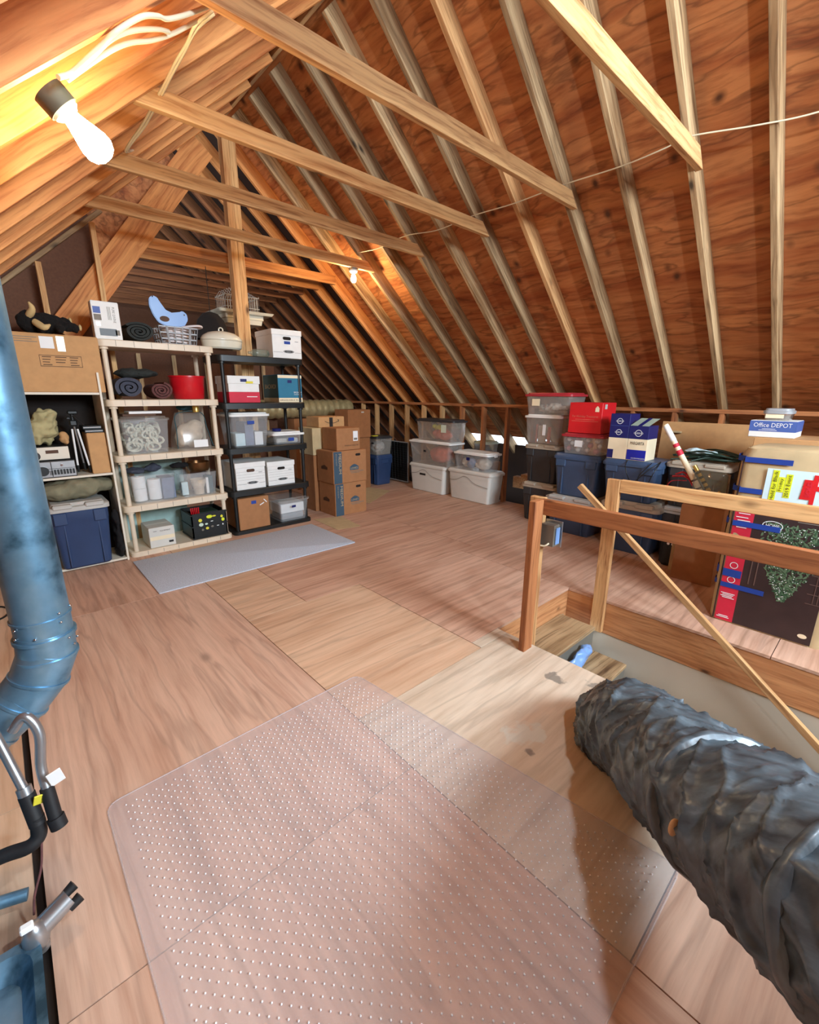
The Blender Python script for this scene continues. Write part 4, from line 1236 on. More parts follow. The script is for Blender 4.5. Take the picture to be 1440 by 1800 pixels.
tag(obj('metal_bowl', mb, 'bronze', None, 50, loc=(1.43, 4.76, .70)), 'shiny metal bowl lying over the bin of craft supplies', 'bowl')
blob([((0, 0, .03), (.1, .07, .03))], 'blackcloth', 'dark_cloth', 'black cloth beside the shiny metal bowl', 'cloth', vox=.01, amp=.01, scale=20, loc=(1.26, 4.76, .74))
mb = MB(); mb.span((-.42, -.006, 0), (.2, .006, .86), bev=.002); tag(obj('teal_panel', mb, 'teal_board', None, loc=(1.14, 5.0, 0)), 'pale teal panel leaning behind the ivory shelving unit', 'panel')
# shelf five
c = carton('greyish white patterned box on the bottom ivory shelf', spotL(.855, 1.075, 4.53, .30, .046), .19, 'offwhite')
text(c, 'printed_text', 'EQUIPMENT', (.03, -.15, .155), .09, .014, 'ink'); text(c, 'printed_text', 'WIM', (-.06, -.15, .158), .03, .010, 'ink')
decal(c, 'printed_band', (0, -.15, .09), .21, .035, 'cream_card'); decal(c, 'barcode', (.07, -.15, .04), .04, .02, 'ink')
ck = thing('milk_crate', 'black milk crate with bright stickers on the bottom ivory shelf', 'crate', (1.405, 4.70, .046))
mb = MB()
w, d, h, th = .34, .34, .26, .012
mb.span((-w / 2, -d / 2, 0), (w / 2, d / 2, th)); mb.span((-w / 2, -d / 2, 0), (w / 2, -d / 2 + th, h)); mb.span((-w / 2, d / 2 - th, 0), (w / 2, d / 2, h)); mb.span((-w / 2, -d / 2, 0), (-w / 2 + th, d / 2, h)); mb.span((w / 2 - th, -d / 2, 0), (w / 2, d / 2, h))
for z in (0.01, h * .5, h - .012): mb.span((-w / 2 - .005, -d / 2 - .005, z - .006), (w / 2 + .005, d / 2 + .005, z + .006)) if z < .02 else (mb.span((-w / 2 - .005, -d / 2 - .005, z - .006), (w / 2 + .005, -d / 2, z + .006)), mb.span((-w / 2 - .005, -d / 2, z - .006), (-w / 2, d / 2, z + .006)))
obj('crate_body', mb, 'black', ck)
random.seed(5)
for k, (x, z, a, b, mt) in enumerate(((0, .215, .03, .018, 'lime'), (.045, .215, .02, .008, 'yellow'), (-.09, .19, .018, .018, 'yellow'), (-.085, .145, .022, .018, 'mint_card'), (-.035, .145, .015, .01, 'mint_card'), (.02, .165, .014, .004, 'paper'),
                                   (.12, .20, .013, .014, 'yellow'), (.13, .165, .016, .018, 'lime'), (-.075, .09, .012, .012, 'grey_ink'), (-.03, .10, .016, .014, 'yellow'), (.02, .11, .014, .01, 'grey_ink'), (.075, .11, .012, .004, 'paper'), (.125, .115, .006, .009, 'paper'))):
    mb = MB(); mb.disc((x, -d / 2 - .006, z), (1, 0, 0), (0, 0, 1), a, b, 10); obj('sticker', mb, mt, ck)
for k in range(5):
    mb = MB(); mb.cyl((-.06 + k * .014, -.1, .05), (-.075 + k * .018, -.12, .31), .006, seg=8)
    tag(obj('red_marker', mb, 'red', None, 50, loc=(1.33, 4.70, .05)), f'red stick poking out of the milk crate, {ORD[k]} from the left', 'stick', 'red sticks in the milk crate')
mb = MB(); mb.span((-.12, -.1, 0), (.1, .08, .012), bev=.003); tag(obj('folder', mb, 'darkgreen', None, loc=(1.42, 4.70, .285)), 'dark green folder on top of the milk crate', 'folder')

# ------------------------------------------------------------------ black shelving, top to bottom
banker('white file box topmost on the black shelving unit', spotL(2.225, 2.57, 4.55, .40, 1.826), .285, mark='blue_tape')
j = thing('glass_jug', 'smoky glass jug lying on its side by the topmost file box', 'jug', (2.12, 4.66, 1.826))
mb = MB(); q = Matrix.Rotation(PI / 2, 3, 'Y')
mb.lathe([(.001, -.11), (.012, -.11), (.014, -.085), (.036, -.06), (.042, 0), (.04, .09), (.034, .1), (.001, .1)], seg=20)
for v in mb.bm.verts: v.co = q @ v.co + Vector((0, 0, .043))
obj('glass_body', mb, 'jar', j, 50)
mb = MB(); mb.cyl((.105, 0, .043), (.135, 0, .043), .014); obj('stopper', mb, 'black', j)
bx_ = thing('gift_box', 'white over crimson lidded box with blue and yellow labels', 'box', (1.895, 4.72, 1.371))
mb = MB(); mb.span((-.16, -.16, 0), (.16, .16, .105), bev=.003); obj('lower_half', mb, 'red_dk', bx_)
mb = MB(); mb.span((-.158, -.158, .105), (.158, .158, .19), bev=.003); obj('upper_half', mb, 'white', bx_)
mb = MB(); mb.span((-.166, -.166, .185), (.166, .166, .262), bev=.003); obj('lid', mb, 'white', bx_)
decal(bx_, 'tape_label', (-.005, -.166, .218), .065, .028, 'navy_card'); decal(bx_, 'sticky_note', (.055, -.166, .2), .075, .022, 'yellow')
mb = MB(); mb.span((.02, -.162, .055), (.13, -.1605, .062)); obj('printed_line', mb, 'paper', bx_)
c = carton('teal liquor carton on the black shelving unit', spotL(2.265, 2.545, 4.56, .36, 1.371), .285, 'teal_card')
decal(c, 'pale_band', (0, -.18, .024), .28, .045, 'cream_card'); decal(c, 'pale_band', (0, -.18, .268), .28, .03, 'cream_card')
decal(c, 'dark_side', (-.14, 0, .165), .355, .235, 'teal_dk', right=(0, -1, 0)); decal(c, 'pale_band', (-.14, 0, .024), .355, .045, 'card_p', right=(0, -1, 0))
decal(c, 'tape_label', (-.005, -.18, .218), .05, .03, 'navy_card')
text(c, 'printed_text', 'BACARDI', (.085, -.18, .105), .09, .018, 'paper', off=.003); text(c, 'printed_text', 'LIMITED EDITION', (.085, -.18, .082), .09, .009, 'paper', off=.003)
text(c, 'printed_text', 'BACARDI', (-.14, 0, .165), .26, .045, 'card_p', right=(0, -1, 0), off=.003); text(c, 'printed_text', 'BREAKABLE RUM', (0, -.18, .024), .25, .014, 'ink', off=.003)
clearbin('tall clear bin with a white lid holding folders on the black shelving unit', spotL(1.715, 2.15, 4.55, .38, .921), .35, lid='white', taper=.85, label_box=(0, .25, .075, .035, 'blue_tape'))
for k, (x, w, h, mt, lb) in enumerate(((1.83, .1, .13, 'paper_b', 'pale blue folder block in the tall clear bin'), (1.93, .09, .24, 'greyblue', 'grey blue folder block in the tall clear bin'), (2.03, .09, .14, 'paper', 'white folder block in the tall clear bin'))):
    mb = MB(); mb.span((-w / 2, -.12, 0), (w / 2, .12, h), bev=.003); tag(obj('folder_block', mb, mt, None, loc=(x, 4.73, .93)), lb, 'folders', 'folders in the tall clear bin')
clearbin('low clear bin with a cream lid beside the tall clear bin', spotL(2.165, 2.555, 4.55, .36, .921), .135, lid='white', taper=.9, label_box=(.02, .05, .07, .035, 'blue_tape'))
mb = MB(); mb.span((-.13, -.12, 0), (.13, .12, .05), bev=.01); tag(obj('folded_paper', mb, 'grey_lid', None, loc=(2.36, 4.73, .93)), 'grey papers lying in the low clear bin', 'papers')
mb = MB(); mb.lathe([(.001, 0), (.045, 0), (.05, .025), (.045, .03), (.001, .03)]); tag(obj('tape_roll', mb, 'navy_card', None, 50, loc=(2.27, 4.68, 1.058)), 'dark blue roll of tape on the low clear bin', 'tape')
banker('bluish white file box at the left of the black shelving unit', spotL(1.715, 2.045, 4.545, .40, .476), .285, hole='print_br', lines=True)
banker('creamy white file box at the right of the black shelving unit', spotL(2.07, 2.40, 4.56, .40, .476), .265, lines=True)
c = carton('plain square cardboard box at the bottom of the black shelving unit', spotL(1.71, 2.05, 4.54, .36, .041), .34, 'card_m')
decal(c, 'tape_label', (.0, -.18, .29), .055, .035, 'blue_tape')
mb = MB(); mb.box((.09, -.1815, .26), (.055, .001, .01), mat=Matrix.Rotation(R(-25), 3, 'Y')); mb.box((.13, -.1815, .29), (.05, .001, .009), mat=Matrix.Rotation(R(50), 3, 'Y')); obj('white_tape', mb, 'paper', c)
clearbin('clear latched bin with white papers at the bottom of the black shelving unit', spotL(2.155, 2.555, 4.52, .42, .041), .27, lid='clear_s', taper=.86, label_box=(-.01, .17, .05, .025, 'navy_card'))
mb = MB(); mb.span((-.15, -.15, 0), (.15, .13, .11), bev=.006); tag(obj('paper_stack', mb, 'paper', None, loc=(2.36, 4.74, .125)), 'white paper stack in the clear latched bin', 'papers')
mb = MB(); mb.span((-.14, -.14, 0), (.14, .12, .07), bev=.01); tag(obj('grey_bundle', mb, 'greyplastic', None, loc=(2.36, 4.74, .048)), 'grey bundle under the paper stack', 'bundle')

# ------------------------------------------------------------------ boxes right of the black shelving
def moving(label, sp, h):
    c = carton(label, sp, h, 'card_m', grp='brown moving boxes')
    w, d = sp['w'], sp['d']
    decal(c, 'printed_stripe', (-w / 2 + .065, -d / 2, h / 2), .115, h - .004, 'lowes_blue')
    text(c, 'printed_text', 'MEDIUM', (-w / 2 + .095, -d / 2, h * .62), h * .62, .034, 'card_p', right=(0, 0, -1), up=(1, 0, 0), off=.003)
    text(c, 'printed_text', 'BOX 3.0 CU FT', (-w / 2 + .045, -d / 2, h * .75), h * .36, .012, 'card_p', right=(0, 0, -1), up=(1, 0, 0), off=.003)
    mb = MB(); oval_plate(mb, (w * .24, -d / 2, h * .86), .075, .03); obj('hand_hole', mb, 'dark', c)
    mb = MB()
    lx, lz = w * .12, h * .46
    mb.poly([(lx - .065, -d / 2 - .0012, lz - .03), (lx + .065, -d / 2 - .0012, lz - .03), (lx + .065, -d / 2 - .0012, lz + .012), (lx + .03, -d / 2 - .0012, lz + .034), (lx, -d / 2 - .0012, lz + .044), (lx - .03, -d / 2 - .0012, lz + .034), (lx - .065, -d / 2 - .0012, lz + .012)])
    obj('printed_logo', mb, 'lowes_blue', c)
    text(c, 'printed_text', "LOWE'S", (lx, -d / 2, lz - .006), .105, .026, 'card_p', off=.003)
    mb = MB(); mb.span((lx - .065, -d / 2 - .0014, lz - .052), (lx + .14, -d / 2 - .0004, lz - .044)); mb.span((lx - .05, -d / 2 - .0014, lz - .068), (lx + .08, -d / 2 - .0004, lz - .061)); obj('printed_line', mb, 'grey_ink', c)
    mb = MB()
    lx = .02
    mb.poly([(-w / 2 - .0012, lx + .07, h * .42), (-w / 2 - .0012, lx - .07, h * .42), (-w / 2 - .0012, lx - .07, h * .5), (-w / 2 - .0012, lx, h * .56), (-w / 2 - .0012, lx + .07, h * .5)]); obj('side_logo', mb, 'print_br', c)
    return c
moving('brown moving box on the floor, lower of the two beside the black shelving', spotL(2.865, 3.335, 4.47, .36, 0), .40)
moving('brown moving box stacked on the other moving box', spotL(2.855, 3.345, 4.47, .36, .405), .39)
c = carton('brown parcel with a shipping label on the moving boxes', spotL(2.935, 3.275, 4.50, .32, .80), .262, 'card_m')
decal(c, 'shipping_label', (.105, -.16, .165), .07, .12, 'paper'); decal(c, 'barcode', (.105, -.16, .13), .05, .025, 'grey_ink', off=.002)
text(c, 'printed_text', 'PARACHUTE', (.045, -.16, .055), .20, .018, 'ink')
carton('pale carton standing behind the moving boxes, upper one', spotL(2.82, 3.3, 4.86, .34, .72), .33, 'card_p')
carton('dark carton standing behind the moving boxes, lower one', spotL(2.82, 3.3, 4.86, .34, 0), .715, 'card_d')
c = carton('flat shipping carton with a curved arrow on the pale carton', spotL(2.93, 3.31, 4.88, .30, 1.055), .125, 'card')
mb = MB(); mb.tube(smooth_path([(-.1, -.1515, .075), (-.05, -.1515, .055), (0, -.1515, .048), (.06, -.1515, .058), (.1, -.1515, .078)], 4), .003, 6); mb.tube([(.085, -.1515, .092), (.108, -.1515, .088), (.1, -.1515, .064)], .003, 6); obj('printed_arrow', mb, 'ink', c)
decal(c, 'black_tape', (-.01, -.15, .06), .05, .12, 'ink')
c = carton('brown carton near the corner post at the far wall', spotL(3.87, 4.29, 5.6, .36, .81), .42, 'card_d'); decal(c, 'label', (.06, -.18, .385), .05, .018, 'grey_lid')
carton('tall dark carton under the brown carton near the corner post', spotL(3.86, 4.29, 5.62, .34, 0), .805, 'card_d')
carton('dark carton supporting the foil duct at the far end', spotL(3.3, 4.3, 6.2, .26, 0), 1.09, 'card_d')
fd = thing('insulated_duct', 'gold foil insulated duct lying at the far end', 'duct', (3.75, 6.35, 1.235))
mb = MB(); mb.tube([(-1.0 + k * .034, 0, 0) for k in range(50)], [.135 + .008 * math.sin(k * 1.9) for k in range(50)], 24); obj('foil_jacket', mb, 'gold_quilt', fd, 70)
tote('dark navy tote under the clear bin with the yellow tag', spotR(5.62, 6.02, 4.42, .36, 0), .50, 'navy', 'navy', .05, .84, lidstyle='flat')
clearbin('clear bin with a yellow tag on its lid', spotR(5.62, 6.02, 4.42, .36, .502), .30, lid='charcoal', body='clear_s', label_box=(.08, .19, .06, .025, 'ink'))
mb = MB(); mb.span((-.05, -.03, 0), (.05, .03, .012), bev=.003); tag(obj('yellow_tag', mb, 'yellow', None, loc=(4.46, 5.72, .804)), 'yellow tag lying on the clear bin', 'tag')
blob([((0, 0, .1), (.12, .13, .1))], 'grey_lid', 'plastic_wrap', 'crumpled pale wrapping inside the yellow tagged bin', 'wrapping', vox=.012, amp=.02, scale=18, loc=(4.6, 5.82, .52))
cr = thing('wire_crate', 'folded black wire pet crate leaning on the low side wall', 'pet crate', (4.93, 5.79, 0))
mb = MB()
for z in (.03, .69): mb.tube([(0, -.36, z), (0, .34, z)], .008, 8)
for y in (-.36, .34): mb.tube([(0, y, .03), (0, y, .69)], .007, 8)
obj('frame', mb, 'greyplastic', cr)
mb = MB()
for k in range(1, 17): mb.cyl((0, -.36, .03 + k * .039), (0, .34, .03 + k * .039), .0035, seg=6)
for k in range(0, 9): mb.cyl((.008, -.33 + k * .075, .03), (.008, -.3 + k * .075, .69), .0035, seg=6)
obj('wire_grid', mb, 'black', cr)
mb = MB(); mb.span((.012, -.35, .04), (.02, .33, .68)); obj('tray', mb, 'black', cr)
mb = MB(); mb.prism([(3.6, 4.75), (4.35, 5.2), (4.25, 5.68), (3.5, 5.3)], .0015, .004); tag(obj('foam_sheet', mb, 'card_p', None), 'pale foam sheet on the floor beside the moving boxes', 'foam sheet')
mb = MB(); mb.prism([(2.58, 4.0), (2.86, 3.95), (2.92, 4.45), (2.6, 4.55)], .0015, .0035); tag(obj('paper_sheet', mb, 'card_p', None), 'pale paper on the floor between the black shelving and the moving boxes', 'paper')

# ------------------------------------------------------------------ along the low wall: white bins
def waved(t, w, d, h):
    mb = MB()
    N = 24
    for a, b in zip(range(N), range(1, N + 1)):
        f = lambda k: (-.43 * w + .86 * w * k / N)
        g = lambda k: h * .62 + h * .17 * math.exp(-((k / N - .42) / .17) ** 2) - h * .12 * max(0, (k / N - .5)) * 1.6
        for s in (0, 1):
            pass
        x0, x1, z0, z1 = f(a), f(b), g(a), g(b)
        yy = -d / 2 * .955
        mb.poly([(x0, yy - .004, z0), (x1, yy - .004, z1), (x1, yy - .004, z1 + .006), (x0, yy - .004, z0 + .006)])
    return obj('moulded_wave', mb, 'grey_ink', t)
t = tote('off white tote under two see-through bins', spotR(4.38, 5.17, 4.70, .34, 0), .43, 'offwhite', 'offwhite', .035, .90, ribs=False, lidstyle='flat'); waved(t, .79, .34, .43)
mb = MB(); mb.box((-.08, -.157, .27), (.13, .004, .03), bev=.002); obj('handle_slot', mb, 'dark', t)
clearbin('big smoky see-through bin with a white lid in the middle of its stack', spotR(4.28, 5.18, 4.70, .34, .432), .36, lid='white', body='clear_s', taper=.90, label_box=(-.08, .2, .05, .03, 'ink'))
blob([((0, 0, .14), (.14, .22, .13))], 'pink', 'fabric_bundle', 'salmon fabric bundle showing through the big smoky bin', 'fabric', vox=.014, amp=.012, scale=10, loc=(4.87, 4.60, .445))
clearbin('clear bin of yellow and orange toys topmost over the off white tote', spotR(4.23, 5.03, 4.70, .33, .794), .32, lid='charcoal', body='clear_s', taper=.9, label_box=(.2, .19, .10, .11, 'mint_card'), latches=None)
blob([((0, .02, .09), (.1, .15, .09)), ((.0, -.08, .07), (.1, .1, .07))], 'pink', 'toy_bundle', 'orange red toys showing in the topmost clear bin', 'toys', vox=.014, amp=.02, scale=16, loc=(4.86, 4.60, .806))
blob([((0, 0, .04), (.07, .08, .05)), ((-.02, .07, .05), (.05, .05, .04))], 'yellow', 'toy', 'yellow toy on the orange red toys', 'toy', vox=.01, amp=.015, scale=22, loc=(4.83, 4.62, .95))
t = tote('off white tote near the middle of the low side wall', spotR(3.54, 4.35, 4.71, .34, 0), .44, 'offwhite', 'offwhite', .035, .90, ribs=False, lidstyle='flat'); waved(t, .81, .34, .44)
clearbin('clear bin with a milky lid holding white and purple cloth', spotR(3.60, 4.24, 4.71, .32, .442), .255, lid='white', body='clear', taper=.9, label_box=(-.04, .16, .06, .04, 'navy_card'), latches='white')
blob([((0, .15, .08), (.1, .1, .08)), ((.0, -.12, .08), (.1, .13, .08))], 'beige_cloth', 'white_cloth', 'white cloth showing through the milky lidded bin', 'cloth', vox=.013, amp=.015, scale=14, loc=(4.87, 3.92, .455))
blob([((0, 0, .08), (.06, .07, .08))], 'greyblue', 'purple_cloth', 'grey purple cloth in the milky lidded bin', 'cloth', vox=.012, amp=.01, scale=14, loc=(4.80, 3.96, .455))
clearbin('small pale green bin wedged behind the smoky bin', spotR(3.98, 4.25, 5.16, .3, .5), .30, lid='mint_card', body='clear')
mb = MB(); mb.span((-.16, -.16, 0), (.16, .16, .497), bev=.01); tag(obj('dark_block', mb, 'card_d', None, loc=(5.31, 4.11, 0)), 'brown box under the small pale green bin', 'box')
mb = MB(); mb.span((5.22, 3.3, .35), (5.95, 3.42, .40), bev=.003); mb.span((5.3, 3.0, .18), (5.4, 3.6, .34), bev=.004); tag(obj('scrap_lumber', mb, 'lumber', None), 'lumber offcuts lying in the eave beyond the low wall', 'lumber')

# stack one
tote('charcoal tote on the floor with a tan lid, under the taller charcoal tote', spotR(2.47, 2.96, 4.52, .40, 0), .47, 'charcoal', 'tan_lid', .06)
tote('charcoal tote with a tan lid, upper of the two', spotR(2.50, 2.95, 4.52, .40, .472), .445, 'charcoal', 'tan_lid', .05)
clearbin('clear bin with a white lid holding pink edged boards', spotR(2.50, 2.98, 4.52, .38, .919), .33, lid='white', body='clear_s', label_box=(.03, .16, .04, .12, 'paper'))
for k, (y, mt, w, h) in enumerate(((2.84, 'pink', .012, .2), (2.77, 'beige_cloth', .09, .19), (2.68, 'pink', .03, .18))):
    mb = MB(); mb.span((-.01, -w / 2, 0), (.01, w / 2, h)); tag(obj('pink_board', mb, mt, None, loc=(4.60, y, .93)), ['thin pink board', 'cream board', 'wider pink board'][k] + ' standing in the white lidded clear bin', 'board', 'boards in the white lidded bin')
clearbin('clear bin with a red lid highest of all the bins', spotR(2.40, 3.0, 4.52, .38, 1.251), .235, lid='red_lid', body='clear_s', label_box=(-.14, .13, .10, .075, 'cream_card'))
blob([((0, 0, .05), (.1, .17, .055))], 'beige_cloth', 'holiday_figures', 'beige ornaments heaped in the highest bin', 'ornaments', vox=.012, amp=.03, scale=26, loc=(4.70, 2.72, 1.262))
# stack two
tote('slate blue tote with a grey lid on the floor under the taller slate blue tote', spotR(1.94, 2.52, 4.33, .44, 0), .415, 'slate', 'grey_lid', .06, .80)
tote('slate blue tote with a blue lid under the bin of baubles', spotR(1.94, 2.47, 4.34, .42, .417), .45, 'slate', 'slate', .045, .84, lidstyle='flat')
clearbin('clear bin of baubles with a red lid', spotR(1.94, 2.41, 4.36, .36, .869), .215, lid='red_lid', body='clear', label_box=(-.03, .11, .085, .065, 'paper'))
random.seed(11)
k = 0
for zz in (.91, .97, 1.02):
    for q in range(4):
        yy = 2.34 - q * .1 - (.03 if zz == .97 else 0); r_ = random.uniform(.022, .034)
        for xx in (4.43,):
            mb = MB(); mb.ell((0, 0, 0), (r_, r_, r_), 18)
            o = obj('bauble', mb, 'pearl' if (k % 3) else 'pinkpearl', None, 80, loc=(xx + random.uniform(0, .03), yy, zz + random.uniform(-.008, .008)))
            tag(o, f'{"pearl" if k % 3 else "rose"} coloured bauble in the {["bottom", "middle", "top"][[.91, .97, 1.02].index(zz)]} row of the bin, {ORD[q]} from the left', 'bauble', 'baubles in the red lidded bin')
            mb = MB(); mb.cyl((0, 0, r_ - .002), (0, 0, r_ + .006), .006, seg=8); obj('cap', mb, 'gold', o)
            k += 1
c = carton('bright red carton tilted on the red lidded bauble bin', spotR(1.99, 2.335, 4.37, .30, 1.088), .30, 'red_card')
c.rotation_euler = (0, R(-0), -PI / 2)
text(c, 'printed_text', 'Far Holiday Treasures', (-.0, -.15, .165), .27, .028, 'pink'); 
mb = MB(); mb.span((-.10, -.1515, .135), (.10, -.1505, .139)); mb.span((-.14, -.1515, .118), (.14, -.1505, .122)); obj('printed_line', mb, 'pink', c)
mb = MB(); mb.poly([(.10, -.1515, .215), (.14, -.1515, .215), (.14, -.1515, .25), (.12, -.1515, .272), (.10, -.1515, .25)]); obj('printed_house', mb, 'cream_card', c)
decal(c, 'white_label', (.1725, -.08, .265), .05, .045, 'grey_lid', right=(0, 1, 0))
# stack three
tote('slate blue tote with a tan lid on the floor by the railing post', spotR(1.30, 1.84, 4.20, .44, 0), .50, 'slate', 'tan_lid', .065, .82)
tote('slate blue tote with a blue lid under the white and blue drink cartons', spotR(1.35, 1.87, 4.20, .42, .502), .385, 'slate', 'slate', .045, .84, lidstyle='flat', mark=(-.04, .25, .05, .05))
def drink(label, sp, h, split):
    w, d = sp['w'], sp['d']
    t = thing('drink_carton', label, 'carton', sp['loc'], sp['rz'], 'blue and white drink cartons')
    mb = MB(); mb.span((-w / 2, -d / 2, 0), (w / 2, d / 2, h * split), bev=.002); obj('lower_half', mb, 'cream_card', t)
    mb = MB(); mb.span((-w / 2, -d / 2, h * split), (w / 2, d / 2, h), bev=.002); obj('upper_half', mb, 'navy_card' if w > .16 else 'royal', t)
    return t
t = drink('taller navy and cream drink carton on the slate blue tote', spotR(1.66, 1.835, 4.22, .22, .889), .41, .47)
decal(t, 'printed_panel', (-.06, -.11, .045), .055, .08, 'navy_card'); 
for z in (.345, .245):
    mb = MB(); oval_ring(mb, (0, -.11, z), .026, .026, .004); obj('printed_emblem', mb, 'paper', t); text(t, 'printed_text', 'CUERVO', (0, -.11, z), .07, .014, 'paper', off=.003)
mb = MB(); mb.span((-.08, -.1115, .303), (.08, -.1105, .305)); obj('printed_line', mb, 'od_blue', t)
t = drink('shorter royal blue margarita carton with its flaps open', spotR(1.487, 1.657, 4.22, .22, .889), .31, .62)
for (x, s) in ((0, 1),):
    mb = MB(); mb.rings([[(-.08, -.11, .31), (.08, -.11, .31)], [(-.03, -.01, .375), (.13, -.01, .375)]], False, False, closed=False)
    bmesh.ops.solidify(mb.bm, geom=list(mb.bm.faces), thickness=.003)
    obj('flap', mb, 'mint_card', t)
    mb = MB(); mb.rings([[(-.015, -.112, .311), (.02, -.112, .311)], [(.035, -.012, .378), (.07, -.012, .378)]], False, False, closed=False); obj('flap_stripe', mb, 'navy_card', t)
decal(t, 'printed_panel', (0, -.11, .05), .165, .09, 'royal'); text(t, 'printed_text', 'MARGARITA', (0, -.11, .155), .12, .028, 'ink', off=.002); text(t, 'printed_text', 'GOLDEN MARGARITA', (.02, -.11, .02), .12, .011, 'paper', off=.003)
mb = MB(); oval_ring(mb, (0, -.11, .245), .03, .03, .004); obj('printed_emblem', mb, 'paper', t); text(t, 'printed_text', 'CUERVO', (0, -.11, .245), .08, .016, 'paper', off=.003)
mb = MB()
mb.tube(smooth_path([(4.24, 1.36, .90), (4.16, 1.45, .80), (4.15, 1.55, .70), (4.15, 1.62, .82), (4.22, 1.64, .885)], 6), .004, 6); mb.tube(smooth_path([(4.24, 1.36, .895), (4.15, 1.38, .8), (4.15, 1.45, .62), (4.15, 1.5, .75), (4.2, 1.42, .885)], 6), .004, 6)
tag(obj('black_cable', mb, 'black', None, 60), 'black cord drooping over the slate blue tote', 'cord')
# machinery below
mc = thing('sewing_machine', 'black machine with chrome fittings on the floor behind the railing', 'machine', (4.235, 1.12, 0))
mb = MB(); mb.span((-.09, -.13, 0), (.12, .12, .24), bev=.03); mb.span((-.07, -.10, .24), (.08, .09, .36), bev=.03); obj('housing', mb, 'black', mc)
mb = MB()
for k in range(4): mb.cyl((-.09, -.06 + k * .035, .22), (-.12, -.06 + k * .035, .22), .011)
mb.cyl((-.10, -.08, .20), (-.10, -.08, .04), .01); obj('chrome_fitting', mb, 'chrome', mc)
mb = MB(); mb.span((-.01, -.02, 0), (.01, .02, .01)); mb.bm.clear(); mb.span((0, -.13, 0), (.018, .13, .34), bev=.002)
o = obj('picture_frame', mb, 'card_p', None, loc=(4.085, 1.0, 0)); o.rotation_euler = (0, R(3), 0); tag(o, 'wooden frame leaning beside the black machine', 'frame')

# stack four, cartons by the tree box
c = carton('tall plain carton standing against the tote with the wrapping rolls', spotR(.77, 1.06, 3.92, .14, 0), .625, 'card_m')
tote('charcoal tote on the floor behind the tall plain carton', spotR(.85, 1.36, 4.33, .42, 0), .50, 'charcoal', 'grey_lid', .06)
tote('purplish charcoal tote beneath the dark green cord heap', spotR(.85, 1.35, 4.32, .42, .502), .41, 'charcoal', 'tan_lid', .055)
mb = MB()
random.seed(9)
for k in range(34):
    y0_, y1_ = random.uniform(.80, 1.0), random.uniform(1.1, 1.34); x_ = random.uniform(4.34, 4.65); z_ = .918 + random.uniform(0, .055)
    mb.tube(smooth_path([(x_, y0_, z_), (x_ + random.uniform(-.05, .05), (y0_ + y1_) / 2, z_ + random.uniform(.0, .04)), (x_ + random.uniform(-.08, .08), y1_, z_ - .01)], 4), random.uniform(.004, .008), 6)
tag(obj('string_lights', mb, 'darkgreen', None, 60), 'dark green string of lights heaped over the purplish tote', 'string lights', kind='stuff')
blob([((0, 0, .02), (.09, .14, .02)), ((0, .05, .03), (.05, .06, .02))], 'paper_b', 'blue_bag', 'pale blue plastic bag on the dark green cord heap', 'bag', vox=.009, amp=.008, scale=18, loc=(4.45, 1.12, .975))
def wrap(label, a, b, r, mats, bands):
    t = thing('wrapping_roll', label, 'wrapping paper', a, 0, 'wrapping paper rolls')
    v = Vector(b) - Vector(a)
    mb = MB(); mb.cyl((0, 0, 0), v, r, seg=16); obj('paper_tube', mb, mats[0], t)
    for (f0, f1, mt) in bands:
        mb = MB(); mb.cyl(v * f0, v * f1, r + .0012, seg=16); obj('printed_band', mb, mt, t)
    return t
wrap('cream wrapping paper roll leaning over the railing side of the purplish tote', (3.99, .90, .63), (3.96, 1.28, 1.235), .021, ('cream_card',), ((.62, .68, 'red_dk'), (.72, .76, 'red_dk'), (.8, .985, 'paper'), (.1, .12, 'print_br'), (.2, .22, 'print_br'), (.3, .32, 'print_br')))
wrap('black and gold wrapping roll beside the cream one', (4.02, .84, .63), (4.0, 1.04, .93), .016, ('gold',), tuple((.08 + k * .12, .13 + k * .12, 'ink') for k in range(7)))
mb = MB()
for k in range(2):
    mb.tube(smooth_path([(4.03, 1.17 + .02 * k, .84 - .02 * k), (4.02, 1.10 - .01 * k, .86 - .03 * k), (4.03, 1.03, .76 + .01 * k)], 5), .008, 6)
mb.tube(smooth_path([(4.02, 1.08, .80), (4.01, 1.19, .78), (4.01, 1.22, .70)], 5), .004, 6)
tag(obj('striped_ribbon', mb, 'redyarn', None, 60), 'red and white ribbon bunched by the wrapping rolls', 'ribbon')
mb = MB(); mb.span((-.09, -.11, 0), (.06, .11, .27), bev=.02); mb.wrinkle(.015, 14, 2); tag(obj('cellophane_bag', mb, 'jar', None, 50, loc=(3.995, .90, .632)), 'glossy dark clear bag with small gold trinkets', 'bag')
for k in range(4):
    mb = MB(); mb.ell((0, 0, 0), (.010, .010, .010), 10); tag(obj('gold_trinket', mb, 'gold', None, 80, loc=(3.905, .80 + .012 * k, .72 + .02 * (k % 3))), f'tiny gold trinket in the glossy bag, {ORD[k]} from the right', 'trinket', 'gold trinkets')
mb = MB(); mb.span((-.03, -.39, 0), (.03, .39, .95), bev=.004)
o = tag(obj('flat_carton', mb, 'card', None, loc=(4.985, 1.26, .26)), 'long flat carton standing behind the wrapping rolls against the low wall', 'cardboard box'); o.rotation_euler = (0, R(4), 0)
mb = MB(); mb.span((-.04, -.05, -.02), (.0, .05, .0), bev=.003); 
obj('torn_tape', mb, 'card_p', o, loc=(-.03, .25, .86))
carton('dark carton holding up the long flat carton', spotR(.9, 1.62, 4.80, .2, 0), .255, 'card_d')
carton('tall brown carton behind the tree box under the stationery box', spotR(.22, .74, 4.25, .5, 0), 1.155, 'card')
